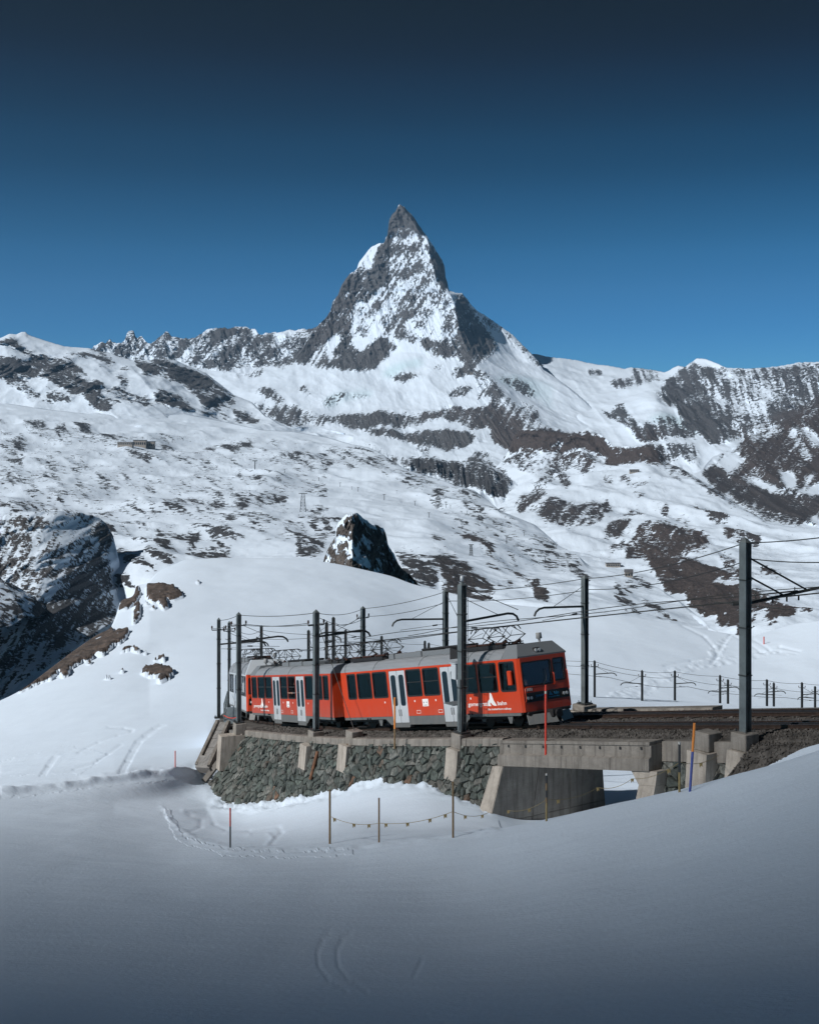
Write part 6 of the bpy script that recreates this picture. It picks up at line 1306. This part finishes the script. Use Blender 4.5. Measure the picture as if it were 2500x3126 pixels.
# ------------------------------------------------------------------ passengers
M_skin = simple('skin', (.45, .26, .19), .6, 0, .1, 10); M_trous = simple('dark_trousers', (.03, .03, .04), .9, 0, .3, 8)
def person(label, car, x, y, z, coat, hat, standing=False, lean=0.0, face=-1):
    """a passenger; z is the seat or floor height in the car, face the side the person looks to"""
    hz_ = z+(.92 if standing else 0.08); V = []; R = []; E = []
    def add(p, r, par=None):
        V.append(Vector(p)); R.append(r)
        if par is not None: E.append((par, len(V)-1))
        return len(V)-1
    f = Vector((0, face, 0)); sd = Vector((1, 0, 0))
    pel = add((0, 0, hz_), .15); wst = add((0, face*lean*.3, hz_+.22), .135, pel); cst = add((0, face*lean*.7, hz_+.42), .165, wst); nk = add((0, face*lean, hz_+.56), .07, cst); hd0 = add((0, face*(lean+.02), hz_+.66), .088, nk); hd1 = add((0, face*(lean+.02), hz_+.78), .088, hd0)
    for s_ in (-1, 1):
        sh = add((s_*.19, face*lean*.85, hz_+.48), .075, cst); el = add((s_*.25, face*(lean*.8+.1), hz_+.24), .055, sh); wr = add((s_*.18, face*(lean+.28), hz_+.22), .038, el); add((s_*.16, face*(lean+.38), hz_+.24), .04, wr)
        hp = add((s_*.1, 0, hz_-.03), .095, pel)
        if standing: kn = add((s_*.11, face*.03, hz_-.44), .07, hp); an = add((s_*.11, 0, hz_-.84), .048, kn); add((s_*.11, face*.14, hz_-.88), .045, an)
        else: kn = add((s_*.11, face*.42, hz_), .075, hp); an = add((s_*.11, face*.44, hz_-.42), .05, kn); add((s_*.11, face*.58, hz_-.45), .045, an)
    me = bpy.data.meshes.new('person'); me.from_pydata(V, E, []); o = bpy.data.objects.new('person', me); COL.objects.link(o)
    mo = o.modifiers.new('skin', 'SKIN'); sv = me.skin_vertices[0].data
    for i, r in enumerate(R): sv[i].radius = (r, r)
    sv[0].use_root = True; sb_ = o.modifiers.new('sub', 'SUBSURF'); sb_.levels = sb_.render_levels = 1
    bpy.context.view_layer.update(); m2 = bpy.data.meshes.new_from_object(o.evaluated_get(bpy.context.evaluated_depsgraph_get())); o.modifiers.clear(); o.data = m2
    m2.materials.clear()
    for q in (coat, M_skin, M_trous): m2.materials.append(q)
    for pl_ in m2.polygons:
        c = pl_.center; pl_.material_index = 1 if (c.z > hz_+.58 or (c.y*face > lean+.31 and c.z > hz_+.1 and abs(c.x) > .1)) else (2 if c.z < hz_+.06 else 0); pl_.use_smooth = True
    hm = MB(); n = 12
    for k in range(5):
        a = k/4*math.pi/2; hm.v += [(.108*math.cos(a)*math.cos(2*math.pi*i/n), face*(lean+.015)+.115*math.cos(a)*math.sin(2*math.pi*i/n), hz_+.77+.12*math.sin(a)) for i in range(n)]
    hm.f = [(k*n+i, k*n+(i+1) % n, (k+1)*n+(i+1) % n, (k+1)*n+i) for k in range(4) for i in range(n)]; hm.smooth = [True]*len(hm.f); ho = hm.build('hat', hat, o)
    nose = MB().tube([(0, face*(lean+.10), hz_+.72), (0, face*(lean+.135), hz_+.69), (0, face*(lean+.11), hz_+.665)], [.012, .018, .012], 6).build('nose', M_skin, o)
    for s_ in (-1, 1): MB().tube([(s_*.035, face*(lean+.095), hz_+.725), (s_*.035, face*(lean+.108), hz_+.725)], .012, 6).build('eye', M_pblack, o)
    o.matrix_world = car.matrix_world @ Matrix.Translation((x, y, 0)); tag(o, label, 'person', 'passengers'); return o
cl = lambda n_, c: simple(n_, c, .85, 0, .3, 8)
person('person in a turquoise jacket and white hat seated by the window behind the ladder mast', car1, 10.0, -.78, .98, cl('turquoise_cloth', (.03, .34, .42)), cl('white_hat', (.6, .6, .62)))
person('person in an orange jacket seated at a rear window of the leading car', car1, 2.15, -.80, .90, cl('orange_cloth', (.5, .2, .06)), cl('dark_hat', (.05, .04, .05)))
person('person in a dark red jacket at the window left of the rear door', car1, 3.3, -.55, .98, cl('dark_red_cloth', (.25, .03, .03)), cl('black_hat', (.03, .03, .03)))
person('driver in a dark jacket behind the windscreen of the leading car', car1, 12.7, -.35, 1.0, cl('navy_cloth', (.03, .04, .07)), cl('navy_hat', (.03, .035, .06)))
person('person in a red hat leaning out of an open window of the second car', car2, 5.75, .95, .64, cl('grey_cloth', (.10, .11, .12)), cl('red_hat', (.65, .03, .03)), True, .22, 1)
person('person in an olive jacket beside the one with the red hat', car2, 6.4, .90, .64, cl('olive_cloth', (.09, .10, .05)), cl('brown_hat', (.14, .09, .06)), True, .12, 1)
person('person in a blue jacket at a window near the cab of the second car', car2, 10.2, .80, .95, cl('blue_cloth', (.03, .25, .38)), cl('grey_hat', (.3, .3, .32)), False, 0, 1)

# ------------------------------------------------------------------ far buildings and lifts
bpy.context.view_layer.update()
def far_p(u, v, dep):
    """the spot on the far terrain that a thing stands on"""
    o = bpy.data.objects['cliff_hill' if dep is dG else 'pyramid_peak' if dep is depD else 'plateau_slope']
    ok, loc, nrm, idx = o.ray_cast(Vector((0, 0, 0)), P(u, v, 1).normalized())
    return loc if ok else P(u, v, dep(np.array([[float(u)]]), np.array([[float(v)]]))[0, 0]*.985)
dG = lambda u, v: tps(dG2, u, v)
M_bw = simple('building_wall', (.30, .27, .24), .9, 0, .2, .2); M_br = simple('building_roof', (.10, .10, .11), .9, 0, .2, .2); M_bg = simple('building_glass', (.03, .04, .05), .2)
def building(u0, u1, vt, vb, dep, label, wins, roof='flat'):
    a = far_p((u0+u1)/2, vb, dep); k_ = a.y/F; w, h, dp = (u1-u0)*k_, (vb-vt)*k_, (u1-u0)*k_*.5
    root = empty('mountain_building', a); tag(root, label, 'building')
    MB().box((-w/2, -dp/2, -h*1.2), (w/2, dp/2, h)).build('wall', M_bw, root)
    if roof == 'flat': MB().box((-w/2-1, -dp/2-1, h+.01), (w/2+1, dp/2+1, h+h*.12)).build('roof', M_br, root)
    else:
        o = MB().prism([(-dp/2-1, h+.01), (dp/2+1, h+.01), (0, h*1.5)], 'x', -w/2-1, w/2+1).build('roof', M_br, root); fix_normals(o)
    for i in range(wins):
        x = -w/2+(i+.5)*w/wins; MB().box((x-w/wins*.3, -dp/2-.3, h*.35), (x+w/wins*.3, -dp/2+.2, h*.75)).build('window', M_bg, root)
building(409, 447, 1345, 1364, depF, 'middle block of the lift station on the glacier plateau', 6)
building(448, 473, 1349, 1369, depF, 'right block of the lift station on the glacier plateau', 4)
building(361, 406, 1350, 1360, depF, 'low left wing of the lift station on the glacier plateau', 8)
building(1850, 1893, 1720, 1731, dG, 'long low valley station shed above the skyline of the snow hill', 8)
building(1907, 1931, 1746, 1763, dG, 'small dark station hut below the long shed', 3, 'gable')
building(1922, 1950, 1436, 1443, dG, 'long hut below the end of the brown cliff', 5, 'gable')
building(1434, 1444, 1136, 1142, depD, 'tiny refuge hut on the ridge of the pyramid peak', 3, 'gable')
def lattice(u, vt, vb, dep, label):
    a = far_p(u, vb, dep); h = (vb-vt)*a.y/F; w = h*.16; root = empty('lattice_tower', a); tag(root, label, 'lattice tower', 'cable car towers')
    r = max(.35, .28*a.y/F); c = [(-1, -1), (1, -1), (1, 1), (-1, 1)]
    for sx_, sy_ in c: MB().tube([(sx_*w, sy_*w, -h*.1), (sx_*w*.45, sy_*w*.45, h)], r, 4).build('leg', M_dark, root)
    n = 6
    for i in range(n):
        z0, z1 = h*i/n, h*(i+1)/n; w0, w1 = w*(1-.55*i/n), w*(1-.55*(i+1)/n)
        mb = MB()
        for j in range(4):
            p, q = c[j], c[(j+1) % 4]; mb.tube([(p[0]*w0, p[1]*w0, z0), (q[0]*w1, q[1]*w1, z1)], r*.6, 4); mb.tube([(p[0]*w1, p[1]*w1, z1), (q[0]*w1, q[1]*w1, z1)], r*.6, 4)
        mb.build('brace', M_dark, root)
    MB().box((-w*1.4, -w*.5, h), (w*1.4, w*.5, h+r*3)).build('head_beam', M_dark, root)
lattice(925, 1507, 1563, depF, 'steel lattice cable car tower on the wide snow slope')
lattice(1438, 1664, 1697, depF, 'small steel lattice tower above the rocky gully')
T0 = None
ORD = 'first second third fourth fifth sixth seventh eighth ninth tenth eleventh twelfth thirteenth fourteenth fifteenth sixteenth seventeenth eighteenth nineteenth twentieth twenty-first last'.split()
LIFTS = sorted([(Z3,140,685,705),(Z3,265,715,740),(Z3,333,738,757),(Z3,370,742,768),(Z3,523,783,818),(Z3,595,760,780),(Z3,702,822,850),(Z3,784,890,920),(Z3,843,830,852),(Z3,884,840,864),(Z3,910,848,868),(Z3,975,930,964),(Z3,1007,880,902),(Z3,1097,920,945),(Z3,1162,935,958),(Z3,1238,1025,1072),(Z3,1340,1005,1028),(Z3,1530,1078,1105),(Z3,1463,1145,1180),(Z2,1342,785,832),(Z2,1498,830,852),(Z2,1678,875,893)], key=lambda q: q[1]/q[0][2]+q[0][0])
for n_l, (Z_, x_, a_, b_) in enumerate(LIFTS):
    u_ = x_/Z_[2]+Z_[0]; vt_, vb_ = a_/Z_[2]+Z_[1], b_/Z_[2]+Z_[1]; p = far_p(u_, vb_, depF); h = (vb_-vt_)*p.y/F
    if T0 is None:
        T0 = empty('lift_pylon', p); MB().tube([(0, 0, -1), (0, 0, 1)], [.07, .05], 6).build('post', M_dark, T0); MB().box((-.28, -.05, .93), (.28, .05, 1.0)).build('crossbar', M_dark, T0); t_ = T0
        tag(T0, 'small dark ski lift pylon on the far snow slope', 'lift pylon', 'ski lift pylons')
    else: t_ = copy_tree(T0)
    t_.location = p; t_.scale = (h, h, h); t_['label'] = 'small dark ski lift pylon on the far snow slope, %s from the left' % ORD[n_l] if n_l < 21 else 'small dark ski lift pylon on the far snow slope, rightmost of the row'
# ------------------------------------------------------------------ air
m, N, L, b = new_mat('haze_air'); N.remove(b)
pv = N.new('ShaderNodeVolumePrincipled'); pv.inputs['Color'].default_value = (.34, .64, 1.0, 1); pv.inputs['Density'].default_value = 2.3e-5; pv.inputs['Anisotropy'].default_value = 0.2
L.new(pv.outputs[0], N['Material Output'].inputs['Volume'])
hz = MB().box((-9000, -3000, -1600), (9000, 16000, 1960)).build('haze', m)
tag(hz, 'thin pale blue mountain haze over the whole valley', 'haze', kind='stuff')
